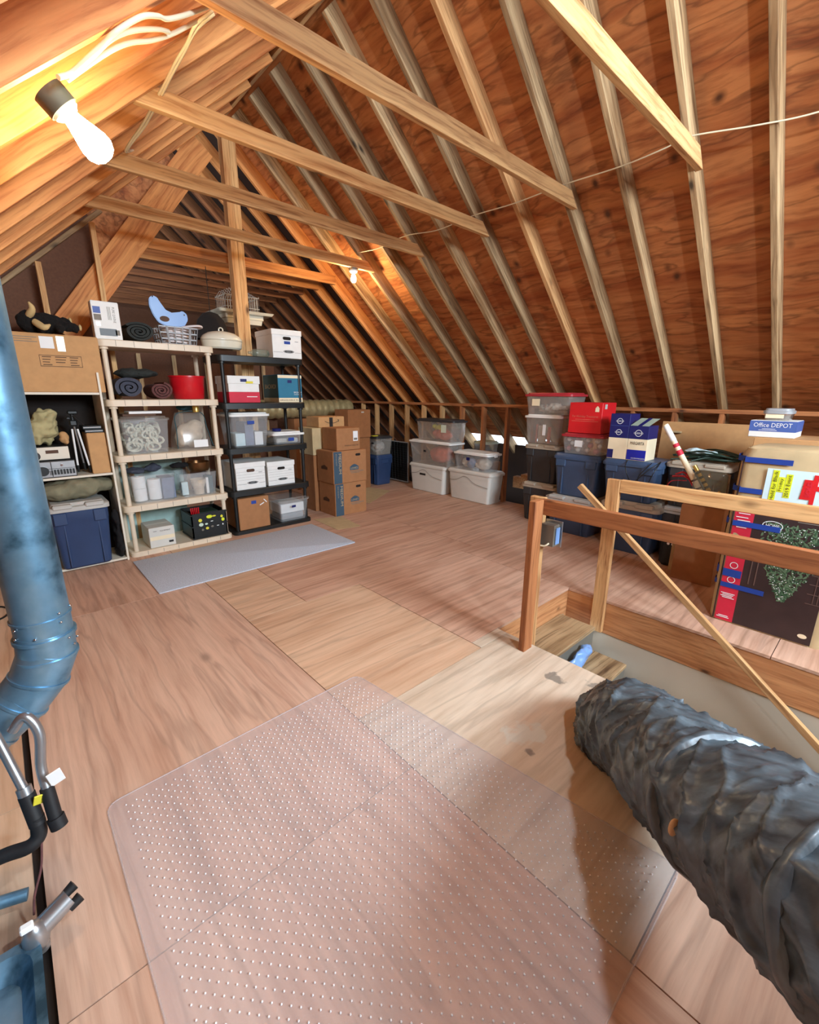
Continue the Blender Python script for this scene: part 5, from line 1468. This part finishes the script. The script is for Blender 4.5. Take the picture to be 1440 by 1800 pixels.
c = carton('blue and white stationery carton on the tall brown carton', spotR(.51, .79, 4.29, .30, 1.159), .122, 'white')
decal(c, 'printed_band', (0, -.15, .083), .28, .078, 'od_blue'); text(c, 'printed_text', 'Office DEPOT', (.0, -.15, .092), .23, .032, 'paper', off=.003)
mb = MB(); mb.span((-.06, -.1525, .062), (.02, -.1515, .065)); mb.span((-.08, -.1525, .052), (.03, -.1515, .055)); obj('printed_line', mb, 'paper', c)
decal(c, 'printed_side', (.14, 0, .083), .30, .078, 'od_blue', right=(0, 1, 0))
clearbin('small clear lidded container on the stationery carton', spotR(.56, .735, 4.33, .24, 1.286), .085, lid='greyplastic', body='clear_s', label_box=(-.01, .03, .11, .03, 'cream_card'))

# artificial tree box
X0, YA, YB_, HH = 3.37, .635, .06, 1.15
tb = thing('tree_box', 'big taped cardboard tree carton with a handwritten sale note', 'cardboard box', (X0 + .24, (YA + YB_) / 2, 0), -PI / 2)
tw, td = YA - YB_, .48
mb = MB()
mb.rloft([(0, tw, td, .05), (.03, tw + .01, td + .005, .05), (.6, tw + .015, td + .01, .05), (HH - .05, tw, td, .06), (HH, tw - .03, td - .03, .07)], n=4)
mb.wrinkle(.004, 9, 4); obj('body', mb, 'card_p', tb, 40)
F = -td / 2 - .006
def tdec(n, x, z, w, h, mt, off=.001): return decal(tb, n, (x, F, z), w, h, mt, off=off)
px = lambda f: -tw / 2 + .045 + f * (tw - .05)
tdec('photo_print', .038, .40, .39, .78, 'pkg'); tdec('pink_stripe', -.207, .41, .10, .80, 'red_dk')
mb = MB()
for k, z in enumerate((.76, .745, .72, .70, .67, .655, .2, .19, .18, .17, .03, .04)):
    mb.span((-.247 + .01 * (k % 2), F - .004, z), (-.172 - .006 * (k % 3), F - .002, z + .004))
for z in (.50, .40, .30): oval_ring(mb, (-.207, F, z), .022, .022, .004, off=.003)
obj('printed_text', mb, 'paper', tb)
# printed picture of a lit tree
random.seed(21)
mbg = MB(); mbl = MB()
for k in range(900):
    z = random.random() ** .8
    zz = .24 + z * .48
    hw = .50 * (zz - .215)
    x = .055 + random.uniform(-1, 1) * min(.16, hw)
    a = random.uniform(0, PI)
    mbg.disc((x, F - .0025 - .00002 * (k % 20), zz), (math.cos(a), 0, math.sin(a)), (-math.sin(a), 0, math.cos(a)), .013, .004, 6, mi=k % 2)
    if k % 6 == 0: mbl.disc((x, F - .004, zz), (1, 0, 0), (0, 0, 1), .0028, .0028, 6)
obj('printed_tree', mbg, [simple('printed_green', (52, 84, 58), .5), simple('printed_pale_green', (96, 122, 92), .5)], tb)
obj('printed_light_dots', mbl, 'paper', tb)
mb = MB()
for x in (.195, .215): mb.span((x, F - .0035, .27), (x + .003, F - .002, .45))
for z in (.27, .33, .39, .445): mb.span((.165, F - .0035, z), (.235, F - .002, z + .003))
mb.span((-.12, F - .0035, .30), (-.115, F - .002, .5)); mb.span((-.09, F - .0035, .30), (-.085, F - .002, .5))
obj('printed_window', mb, simple('printed_brown', (110, 84, 76), .6), tb)
mb = MB(); mb.bm.clear()
text(tb, 'printed_text', 'Pre-Lit Artificial', (.12, F, .16), .17, .018, 'card_p', right=(-1, 0, 0), up=(0, 0, -1), off=-.004)
text(tb, 'printed_text', 'Christmas Tree', (.14, F, .135), .13, .016, 'card_p', right=(-1, 0, 0), up=(0, 0, -1), off=-.004)
mb = MB(); mb.disc((.19, F - .003, .06), (1, 0, 0), (0, 0, 1), .022, .014); obj('printed_badge', mb, 'cream_card', tb)
mb = MB(); oval_ring(mb, (-.06, F, .70), .05, .03, .004, off=.004); obj('printed_badge_ring', mb, 'paper', tb)
text(tb, 'printed_text', 'HOME', (-.06, F, .70), .065, .02, 'paper', off=.004)
tdec('barcode', .22, .72, .06, .035, 'grey_lid', off=.003)
mb = MB(); mb.span((.05, F - .0035, .765), (.19, F - .002, .77)); mb.span((.05, F - .0035, .745), (.19, F - .002, .75)); obj('printed_line', mb, 'grey_ink', tb)
tdec('sale_note', -.005, .945, .27, .20, 'paper_b', off=.004)
for (x, z, w, h) in ((-.095, .945, .03, .185), (-.063, .955, .03, .09), (-.031, .95, .03, .14)): tdec('highlighter_mark', x, z, w, h, 'lime', off=.0055)
for s, x, z, w in (('Hold for Black', -.095, .945, .175), ('Friday', -.063, .955, .075), ('2019 Event', -.031, .95, .13)):
    text(tb, 'note_writing', s, (x, F, z), w, .018, 'ink', right=(0, 0, 1), up=(-1, 0, 0), off=.008)
mb = MB(); mb.prism([(a - .115, b) for a, b in [(.145, .885), (.19, .885), (.19, .86), (.21, .86), (.21, .94), (.232, .94), (.232, .968), (.212, .968), (.212, 1.03), (.19, 1.03), (.19, 1.0), (.152, 1.0)]], F - .007, F - .006, plane='xz'); obj('red_marker', mb, 'red_card', tb)
text(tb, 'note_writing', 'SOLD', (.062, F, .945), .09, .02, 'red_dk', right=(0, 0, 1), up=(-1, 0, 0), off=.009)
def band(z, x1, h=.032, droop=.0):
    mb = MB()
    mb.span((-tw / 2 + .028, F - .0045, z - h / 2), (x1, F - .003, z + h / 2))
    xl = -tw / 2 - .0135
    B = Matrix.Rotation(R(-38), 3, 'Z')
    mb.box((-tw / 2 + .008, F + .020, z + .004), (.056, .0015, h), mat=B)
    mb.span((xl, F + .038, z - h / 2 + .008), (xl + .0015, F + .12, z + h / 2 + .012))
    obj('blue_tape', mb, 'blue_tape', tb, 20)
band(1.085, -.03); band(.895, -.145); band(.68, -.02, .034); band(.345, -.16, .05); band(.26, -.03, .032)
mb = MB(); mb.span((-tw / 2 - .011, -td / 2 + .07, .01), (-tw / 2 - .008, -td / 2 + .085, HH - .04)); mb.span((-tw / 2 + .018, F - .0005, .01), (-tw / 2 + .024, F + .004, HH - .06)); obj('dark_strip', mb, 'tape_dk', tb)
mb = MB(); mb.rloft([(HH - .001, tw - .05, td - .05, .06), (HH + .006, tw - .08, td - .09, .06)]); mb.sub(2); mb.wrinkle(.012, 14, 6); obj('top_flaps', mb, 'card_p', tb, 30)

# ------------------------------------------------------------------ stair railing, steps
rl = thing('stair_railing', 'rough timber railing of two rails around the stair opening', 'railing', (2.09, 1.25, 0))
def rboard(n, p0, p1, w, h, up, mat, lab=None):
    o = board(n, p0, p1, w, h, up, mat, parent=None)
    mw = o.matrix_world.copy(); o.parent = rl; o.matrix_parent_inverse = Matrix.Identity(4)
    o.matrix_local = Matrix.Translation(-Vector(rl.location)) @ Mx_of(o, mw)
    if lab: o['label'] = lab
    return o
def Mx_of(o, mw): return mw
def rb(n, a, b, mat, lab=None, ax='z'):
    a, b = Vector(a), Vector(b); c = (a + b) / 2; s = b - a
    s = Vector([abs(v) for v in s])
    mb = MB()
    k = {'x': 0, 'y': 1, 'z': 2}[ax]
    o3 = [i for i in range(3) if i != k]
    dims = (s[k], s[o3[0]], s[o3[1]])
    mb.box((0, 0, 0), dims, bev=.003)
    o = obj(n, mb, mat, rl, loc=c - Vector(rl.location))
    if ax == 'z': o.rotation_euler = Matrix(((0, 1, 0), (0, 0, 1), (1, 0, 0))).to_euler()
    if ax == 'y': o.rotation_euler = Matrix(((0, 1, 0), (1, 0, 0), (0, 0, -1))).to_euler()
    if lab: o['label'] = lab
    return o
rb('post', (2.045, 1.235, 0.0), (2.128, 1.275, .908), 'lumber_red', 'reddish post at the head of the stairs')
rb('post', (2.172, 1.262, -.17), (2.21, 1.35, .905), 'lumber', 'post standing inside the stair opening')
rb('post', (3.043, 1.21, -.25), (3.081, 1.298, .905), 'lumber', 'post at the wall side of the stairs')
rb('rail', (2.130, -1.05, .822), (2.168, 1.262, .908), 'lumber_red', ax='y')
rb('rail', (3.045, -1.05, .820), (3.083, 1.209, .908), 'lumber_new', ax='y')
rb('post', (2.13, -1.09, 0), (2.168, -1.052, .908), 'lumber_red'); rb('post', (3.045, -1.09, -.01), (3.083, -1.052, .908), 'lumber')
o = board('handrail', (3.018, 1.49, .818), (3.018, -.30, -.637), .035, .038, (0, .6, .8), 'lumber', 'long thin handrail slanting down into the stairwell', 'handrail')
sw = thing('switch_box', 'metal electrical switch box on the post at the stair head', 'light switch', (2.19, 1.215, .64))
mb = MB(); mb.span((-.03, -.04, 0), (.025, .045, .125), bev=.004); obj('metal_box', mb, 'greymetal', sw)
mb = MB(); mb.span((.027, -.055, -.01), (.033, .05, .14), bev=.002); obj('cover_plate', mb, 'silver', sw)
mb = MB(); mb.span((-.02, -.048, .015), (.018, -.041, .11), bev=.002); obj('device', mb, 'skyblue', sw)
mb = MB(); mb.tube(smooth_path([(2.155, 1.20, .66), (2.14, 1.215, .645), (2.135, 1.285, .60), (2.145, 1.30, .3), (2.15, 1.30, .02), (2.16, 1.30, -.2)], 6), .005, 8)
tag(obj('switch_cable', mb, 'cable', None, 60), 'pale cable running down the stair head post', 'cable')
stp = thing('staircase', 'worn wooden stairs dropping into the opening', 'stairs', (2.62, 1.25, 0))
for k in range(10):
    z = -.19 * (k + 1); y1_ = 1.513 - .25 * k
    mb = MB(); mb.span((-.44, y1_ - .28 - 1.25, z - .028), (.375, y1_ - 1.25, z), bev=.004); obj('tread', mb, 'ply_e' if False else 'lumber_old', stp)
    mb = MB(); mb.span((-.44, y1_ - .27 - 1.25, z - .185), (.375, y1_ - .255 - 1.25, z - .03)); obj('riser', mb, 'greymetal', stp)
for x in (-.455, .378):
    mb = MB(); pts = [(1.51 - 1.25, -.2), (1.51 - 1.25, -.5), (-1.2, -2.35), (-1.25, -2.0)]
    mb.prism(pts, x, x + .03, plane='yz'); obj('stringer', mb, 'lumber_old', stp)
blob([((0, 0, .05), (.09, .03, .055)), ((.05, 0, .06), (.06, .03, .045)), ((-.05, 0, .04), (.05, .03, .04))], 'skyblue', 'plastic_wrap', 'pale blue plastic sheet tucked between the two top stair treads', 'plastic sheet', vox=.008, amp=.012, scale=20, loc=(2.71, 1.19, -.370)).scale = (1.5, 1.3, 1.3)

# ------------------------------------------------------------------ floor coverings
mb = MB(); mb.rloft([(.001, 1.80, .87, .012), (.009, 1.80, .87, .012), (.010, 1.795, .865, .01)], cx=1.57, cy=3.945); tag(obj('carpet_runner', mb, 'rug', None), 'grey blue carpet runner in front of the shelving units', 'rug')
mt_ = thing('chair_mat', 'clear vinyl chair mat studded with small white bumps', 'chair mat', (.7, .95, 0))
quad = [(-.65, .74), (.49, .76), (.67, -.75), (-.65, -.75)]
def rounded(quad, r=.05, n=5):
    out = []
    for i in range(len(quad)):
        p0, p, p1 = Vector(quad[i - 1]), Vector(quad[i]), Vector(quad[(i + 1) % len(quad)])
        a = p + (p0 - p).normalized() * r; b = p + (p1 - p).normalized() * r
        for k in range(n + 1):
            t = k / n; out.append(((1 - t) ** 2 * a + 2 * t * (1 - t) * p + t * t * b)[:])
    return out
pq = rounded(quad)
mb = MB(); mb.prism(pq, .0012, .0042); bmesh.ops.bevel(mb.bm, geom=[e for e in mb.bm.edges if abs(e.verts[0].co.z - e.verts[1].co.z) < 1e-6 and e.verts[0].co.z > .004], offset=.0012, segments=1, affect='EDGES')
obj('vinyl_sheet', mb, 'mat', mt_)
mb = MB()
def inside(x, y, m=.045):
    for i in range(4):
        a, b = Vector(quad[i]), Vector(quad[(i + 1) % 4]); e = (b - a).normalized()
        if (e.x * (y - a.y) - e.y * (x - a.x)) > -m: return False
    return True
row = 0; y = -.75
while y < .76:
    x = -.66 + (.0165 if row % 2 else 0)
    while x < .67:
        if inside(x, y):
            bm = mb.bm; n = 6
            r0, r1 = .0030, .0016
            A = [bm.verts.new((x + r0 * math.cos(q), y + r0 * math.sin(q), .0044)) for q in [2 * PI * k / n for k in range(n)]]
            B = [bm.verts.new((x + r1 * math.cos(q), y + r1 * math.sin(q), .0066)) for q in [2 * PI * k / n for k in range(n)]]
            for k in range(n): bm.faces.new((A[k], A[(k + 1) % n], B[(k + 1) % n], B[k]))
            bm.faces.new(B)
        x += .033
    y += .0185; row += 1
o = obj('stud_pattern', mb, 'stud', mt_, 60); o['kind'] = 'stuff'
mb = MB()
for a, b in zip(pq, pq[1:] + pq[:1]):
    mb.cyl((a[0], a[1], .0035), (b[0], b[1], .0035), .0028, seg=6)
obj('rolled_edge', mb, 'mat', mt_, 60)

# ------------------------------------------------------------------ big flexible duct
fx = thing('flexible_duct', 'fat wrinkled grey flexible duct bending down to the floor', 'duct', (1.4, .35, .3))
P = [(1.765, .575, -.04), (1.745, .55, .07), (1.65, .46, .17), (1.485, .32, .265), (1.29, .165, .375), (1.11, -.01, .485), (.97, -.15, .565), (.92, -.34, .62), (.98, -.60, .68), (1.12, -.86, .73), (1.26, -1.16, .79)]  # last bends, out of view, shaped to shade the floor
path = smooth_path([Vector(p) - Vector((1.4, .35, .3)) for p in P], 30)
mb = MB()
random.seed(4)
rs = []
for k, p in enumerate(path):
    f = k / len(path)
    r = .189 + .002 * math.sin(k * .31) + .014 * mnoise.noise(Vector((k * .12, 3, 0)))
    if k < 16: r *= .88 + .12 * math.sin(k / 16 * PI / 2)
    rs.append(r)
mb.tube(path, rs, 144)
mb.bm.normal_update()
mb.bm.verts.ensure_lookup_table()
N3 = lambda a, b, c: mnoise.noise(Vector((a, b, c)))
cum = [0.0]
for a, b in zip(path[:-1], path[1:]): cum.append(cum[-1] + (Vector(b) - Vector(a)).length)
offs = []
for n_, v in enumerate(mb.bm.verts):
    # creases that wind obliquely around the tube
    s = cum[n_ // 144]
    ang = 2 * PI * (n_ % 144) / 144
    ca, sa = math.cos(ang), math.sin(ang)
    w1 = N3(s * 4, ca * .8, sa * .8) * .5
    cr1 = 1 - abs(N3(s * 6.5 + ca * .9 + w1, sa * .8, .3)) * 2.7
    cr2 = 1 - abs(N3(s * 11 - sa * 1.4 + w1, ca * 1.5, 4.3)) * 2.9
    cr3 = 1 - abs(N3(s * 20 + sa * 2.2 + w1 * 2, ca * 3.2, 8.1)) * 3.0
    big = N3(s * 3.1, ca * .8, sa)
    offs.append(.017 * max(0, cr1) ** 3 + .012 * max(0, cr2) ** 4 + .006 * max(0, cr3) ** 4 + .010 * big - .009)
for v, o_ in zip(list(mb.bm.verts), offs):
    v.co += v.normal * o_
obj('outer_film', mb, 'flex', fx, 70)
nn = Vector((-.683, .729, .043)).normalized(); ct = Vector((0, 0, 1)) - nn * nn.z; ct.normalize()
mb = MB(); mb.ell((-.372, -.169, .162), (.012, .008, .026), 14, mat=Matrix((nn, ct.cross(nn), ct)).transposed()); obj('torn_patch', mb, 'hole', fx, 60, label='small tan tear in the grey film')
for k in (128, 176):
    mb = MB()
    ring = smooth_path([p for p in path[k:k + 2]], 3)
    mb.tube([path[k - 1], path[k], path[k + 1], path[k + 2]], [rs[k] + .004, rs[k] + .009, rs[k] + .009, rs[k] + .004], 48); mb.wrinkle(.006, 18, k)
    obj('tape_band', mb, 'flex', fx, 70)

# ------------------------------------------------------------------ metal pipe and refrigerant lines
mp_ = thing('metal_duct', 'galvanised metal duct with a segmented elbow at the left edge', 'duct', (-0.006, 1.66, 0))
mb = MB(); mb.cyl((0, 0, .74), (0, 0, 2.12), .0725, seg=40); mb.cyl((0, 0, .735), (0, 0, .745), .080, seg=40); mb.cyl((0, 0, .80), (0, 0, .806), .0765, seg=40)
obj('straight_pipe', mb, 'galv', mp_)
E_ = [(0, 0, .74), (-.004, .0, .675), (-.035, .0, .605), (-.09, .0, .545), (-.16, .0, .495), (-.23, 0, .43), (-.285, 0, .34), (-.32, 0, .2), (-.33, 0, .03)]
for k, (a, b) in enumerate(zip(E_[:-1], E_[1:])):
    a, b = Vector(a), Vector(b); d_ = (b - a).normalized()
    mb = MB(); mb.tube([a - d_ * .012, b + d_ * .012], .0745 + .0015 * (k % 2), 40); mb.tube([b - d_ * .002, b + d_ * .006], .080, 40)
    obj('elbow_gore', mb, 'galv', mp_)
random.seed(2)
mb = MB()
for k in range(10):
    a = random.uniform(-PI * .9, 0.2); z = .62 + k * .03
    mb.ell((.076 * math.cos(a), .076 * math.sin(a), .70 + (k % 5) * .03), (.004, .004, .004), 8)
obj('screw', mb, 'chrome', mp_)
def pipe(name, label, pts, r, mat, cat='pipe', grp=None, secs=()):
    t = thing(name, label, cat, pts[0], 0, grp)
    o_ = Vector(pts[0])
    mb = MB(); mb.tube(smooth_path([Vector(p) - o_ for p in pts], 6), r, 14); obj('tube', mb, mat, t, 70)
    for n, a, b, rr, mt in secs:
        mb = MB(); mb.cyl(Vector(a) - o_, Vector(b) - o_, rr, seg=14); obj(n, mb, mt, t)
    return t
pipe('refrigerant_line', 'silver sleeved hose looping down with a white paper tag', [(-.12, 1.52, .54), (-.087, 1.51, .575), (-.066, 1.49, .52), (-.078, 1.465, .43), (-.076, 1.44, .37)], .013, 'silver', 'hose', 'sleeved hoses',
     (('black_fitting', (-.076, 1.44, .375), (-.072, 1.41, .285), .017, 'rubber'), ('end_cap', (-.072, 1.41, .292), (-.068, 1.40, .262), .021, 'rubber')))
pipe('refrigerant_line', 'silver sleeved hose running into the black elbow', [(-.16, 1.55, .55), (-.150, 1.53, .50), (-.133, 1.49, .42), (-.12, 1.46, .36)], .012, 'silver', 'hose', 'sleeved hoses',
     (('black_fitting', (-.121, 1.462, .365), (-.112, 1.43, .28), .02, 'rubber'), ('hose_clamp', (-.124, 1.47, .385), (-.12, 1.455, .35), .018, 'silver')))
pipe('drain_pipe', 'black drain elbow joining the sleeved hose', [(-.112, 1.435, .30), (-.114, 1.425, .25), (-.14, 1.42, .23), (-.20, 1.44, .225), (-.32, 1.47, .20)], .019, 'rubber', 'pipe')
mb = MB(); mb.box((0, 0, 0), (.034, .003, .062), bev=.001); o = tag(obj('paper_tag', mb, 'paper', None, loc=(-.052, 1.425, .405)), 'white paper tag tied to the sleeved hose', 'tag'); o.rotation_euler = (R(20), R(-10), R(8))
mb = MB(); mb.box((0, 0, 0), (.022, .004, .034), bev=.001); o = tag(obj('yellow_label', mb, 'yellow', None, loc=(-.098, 1.43, .355)), 'yellow label between the two sleeved hoses', 'label'); o.rotation_euler = (R(15), R(12), R(5))
pipe('thin_wire', 'thin red brown wire hanging from the black elbow', [(-.112, 1.41, .235), (-.125, 1.39, .17), (-.15, 1.37, .11), (-.16, 1.36, .06)], .003, 'maroon', 'wire')
pipe('floor_conduit', 'blue lit silver conduit lying at the floor edge', [(-.46, 1.50, .10), (-.36, 1.48, .09), (-.26, 1.46, .075), (-.17, 1.44, .06)], .017, 'galv', 'conduit')
vv = thing('shutoff_valve', 'grey valve body with two black knobs resting by the floor edge', 'valve', (-.115, 1.30, .0))
mb = MB(); mb.cyl((-.03, .0, .07), (.035, .02, .09), .026, seg=18); mb.ell((-.045, -.01, .06), (.03, .03, .05)); mb.cyl((-.04, 0, 0), (-.04, 0, .06), .018); obj('valve_body', mb, 'silver', vv, 60)
for p in ((.040, .034, .100), (.048, .006, .078)):
    mb = MB(); mb.cyl((p[0] - .018, p[1] - .004, p[2] - .006), (p[0] + .010, p[1] + .004, p[2] + .004), .012, .015, seg=12); obj('knob', mb, 'rubber', vv)
mb = MB(); mb.box((-.055, -.02, .115), (.028, .02, .018), bev=.003); obj('white_tag', mb, 'paper', vv)
pn = thing('drip_pan', 'blue grey metal pan with a rolled rim at the bottom left corner', 'drip pan', (-.55, .90, 0))
mb = MB(); mb.rloft([(0, .74, .74, .04), (.055, .78, .78, .05), (.06, .80, .80, .05), (.058, .76, .76, .05), (.012, .70, .70, .04)]); obj('pan', mb, 'galv', pn)
ah = thing('shade_cabinet', 'unseen sheet metal cabinet added to shade the floor, joined by the flexible duct', 'air handler', (1.45, -1.62, 0))  # unseen block added to keep window light off the floor
mb = MB(); mb.span((-.45, -.40, 0), (.45, .40, 1.38), bev=.015); obj('cabinet', mb, 'galv', ah)
mb = MB(); mb.span((-.38, .401, .10), (.38, .41, .55), bev=.004); obj('access_panel', mb, 'greymetal', ah)
ah = thing('air_handler', 'low galvanised air handler cabinet beside the metal duct', 'air handler', (-.80, 1.62, 0))
mb = MB(); mb.span((-.42, -.42, .02), (.36, .42, .52), bev=.015); obj('cabinet', mb, 'galv', ah)
mb = MB(); mb.span((-.35, -.432, .08), (.30, -.421, .46), bev=.004); obj('access_panel', mb, 'greymetal', ah)
mb = MB(); mb.tube(smooth_path([(-.30, 3.9, .006), (-.22, 4.02, .006), (-.165, 3.9, .006), (-.22, 3.78, .006), (-.4, 3.75, .006)], 6), .006, 6); tag(obj('extension_cord', mb, 'black', None, 60), 'dark cord loop on the floor left of the metal duct', 'cord')

# ------------------------------------------------------------------ wiring along the roof
def wire(label, pts, r=.0055, mat='cable', n=6, grp='roof wiring'):
    mb = MB(); mb.tube(smooth_path(pts, n), r, 8)
    return tag(obj('electrical_cable', mb, mat, None, 60), label, 'cable', grp)
WR = [(3.354, .2, 2.86), (3.354, .591, 2.862), (3.318, .848, 2.885), (3.262, 1.162, 2.925), (3.275, 1.295, 2.915), (3.28, 1.56, 2.905), (3.27, 1.97, 2.915), (3.27, 2.38, 2.91), (3.26, 2.79, 2.925), (3.25, 3.2, 2.91), (3.225, 3.6, 2.95), (3.215, 4.0, 2.925), (3.2, 4.36, 2.95)]
wire('thin pale cable strung along the high slope to the small bulb', WR, .0045)
L2 = lambda x, y, o=0.0: (x + .72 * .012, y, zl(x) - .66 * .012 - o)
wire('uppermost ivory cable waving up from the big bulb', [(0.311, 1.931, 2.386), (0.351, 1.956, 2.423), (0.391, 1.924, 2.459), (0.434, 1.887, 2.498), (0.467, 1.849, 2.527), (0.542, 1.844, 2.594), (0.611, 1.904, 2.656), (0.664, 1.973, 2.705), (0.754, 2.028, 2.785), (0.845, 2.066, 2.867)], .0075)
wire('middle ivory cable waving up from the big bulb', [(0.345, 1.975, 2.418), (0.409, 1.925, 2.475), (0.459, 1.880, 2.52), (0.528, 1.905, 2.582), (0.636, 2.005, 2.68), (0.701, 2.085, 2.738)], .0075)
wire('lowest ivory cable waving up from the big bulb', [(0.343, 1.995, 2.417), (0.417, 1.965, 2.482), (0.485, 1.96, 2.543), (0.546, 1.99, 2.598), (0.633, 2.07, 2.677), (0.73, 2.125, 2.764), (0.834, 2.14, 2.857), (0.898, 2.15, 2.915)], .0075)
wire('ivory cable dropping from the near tie to the second tie', [(0.898, 2.135, 2.905), (0.842, 2.19, 2.855), (0.845, 2.346, 2.857), (0.849, 2.555, 2.861), (0.856, 2.702, 2.867), (0.868, 2.96, 2.881), (0.865, 3.127, 2.875), (0.833, 3.291, 2.846), (0.832, 3.393, 2.845), (0.88, 3.52, 2.90)], .007)
wire('second ivory cable running beside the dropping one', [(0.883, 2.11, 2.895), (0.828, 2.15, 2.845), (0.838, 2.287, 2.855), (0.835, 2.428, 2.855), (0.845, 2.634, 2.865), (0.845, 2.80, 2.865), (0.852, 3.0, 2.871), (0.846, 3.15, 2.866), (0.820, 3.30, 2.838), (0.826, 3.41, 2.84), (0.90, 3.54, 2.915)], .006)

# bird cage hanging in the far wing
bc = thing('bird_cage', 'white wire bird cage with a flared tray hanging behind the king post', 'bird cage', (2.335, 5.60, 2.25))
mb = MB(); mb.rloft([(0, .42, .34, .02), (.05, .44, .36, .02), (.055, .46, .38, .02), (.10, .46, .38, .02), (.102, .62, .52, .03), (.13, .66, .56, .03), (.126, .60, .5, .03), (.1, .44, .36, .02)]); obj('tray', mb, 'cream', bc)
mb = MB()
for k in range(15):
    x = -.2 + k * .4 / 14
    for s in (-1, 1):
        zt = .40 - abs(x) * .5
        mb.cyl((x, s * .15, .12), (x, s * .15, .30), .0025, seg=5); mb.cyl((x, s * .15, .30), (x, 0, .30 + (zt - .25)), .0025, seg=5)
for k in range(9):
    y = -.15 + k * .3 / 8
    for s in (-1, 1): mb.cyl((s * .2, y, .12), (s * .2, y, .32), .0025, seg=5)
for z in (.18, .30): 
    for s in (-1, 1): mb.span((-.2, s * .15 - .003, z), (.2, s * .15 + .003, z + .005)); mb.span((s * .2 - .003, -.15, z), (s * .2 + .003, .15, z + .005))
mb.cyl((0, 0, .42), (0, 0, .54), .003, seg=6)
obj('wire_bars', mb, 'grey_lid', bc)
ls = thing('lamp_shade', 'dark brown domed shade hanging beside the bird cage', 'lampshade', (1.95, 5.45, 2.05))
mb = MB(); mb.lathe([(.18, 0), (.17, .1), (.14, .2), (.08, .27), (.02, .29), (.015, .27), (.075, .25), (.13, .19), (.16, .1), (.17, 0), (.18, 0)], seg=24); obj('dome', mb, 'dark', ls, 60)
mb = MB(); mb.cyl((0, 0, .28), (0, 0, .75), .004, seg=6); obj('hanging_wire', mb, 'black', ls)
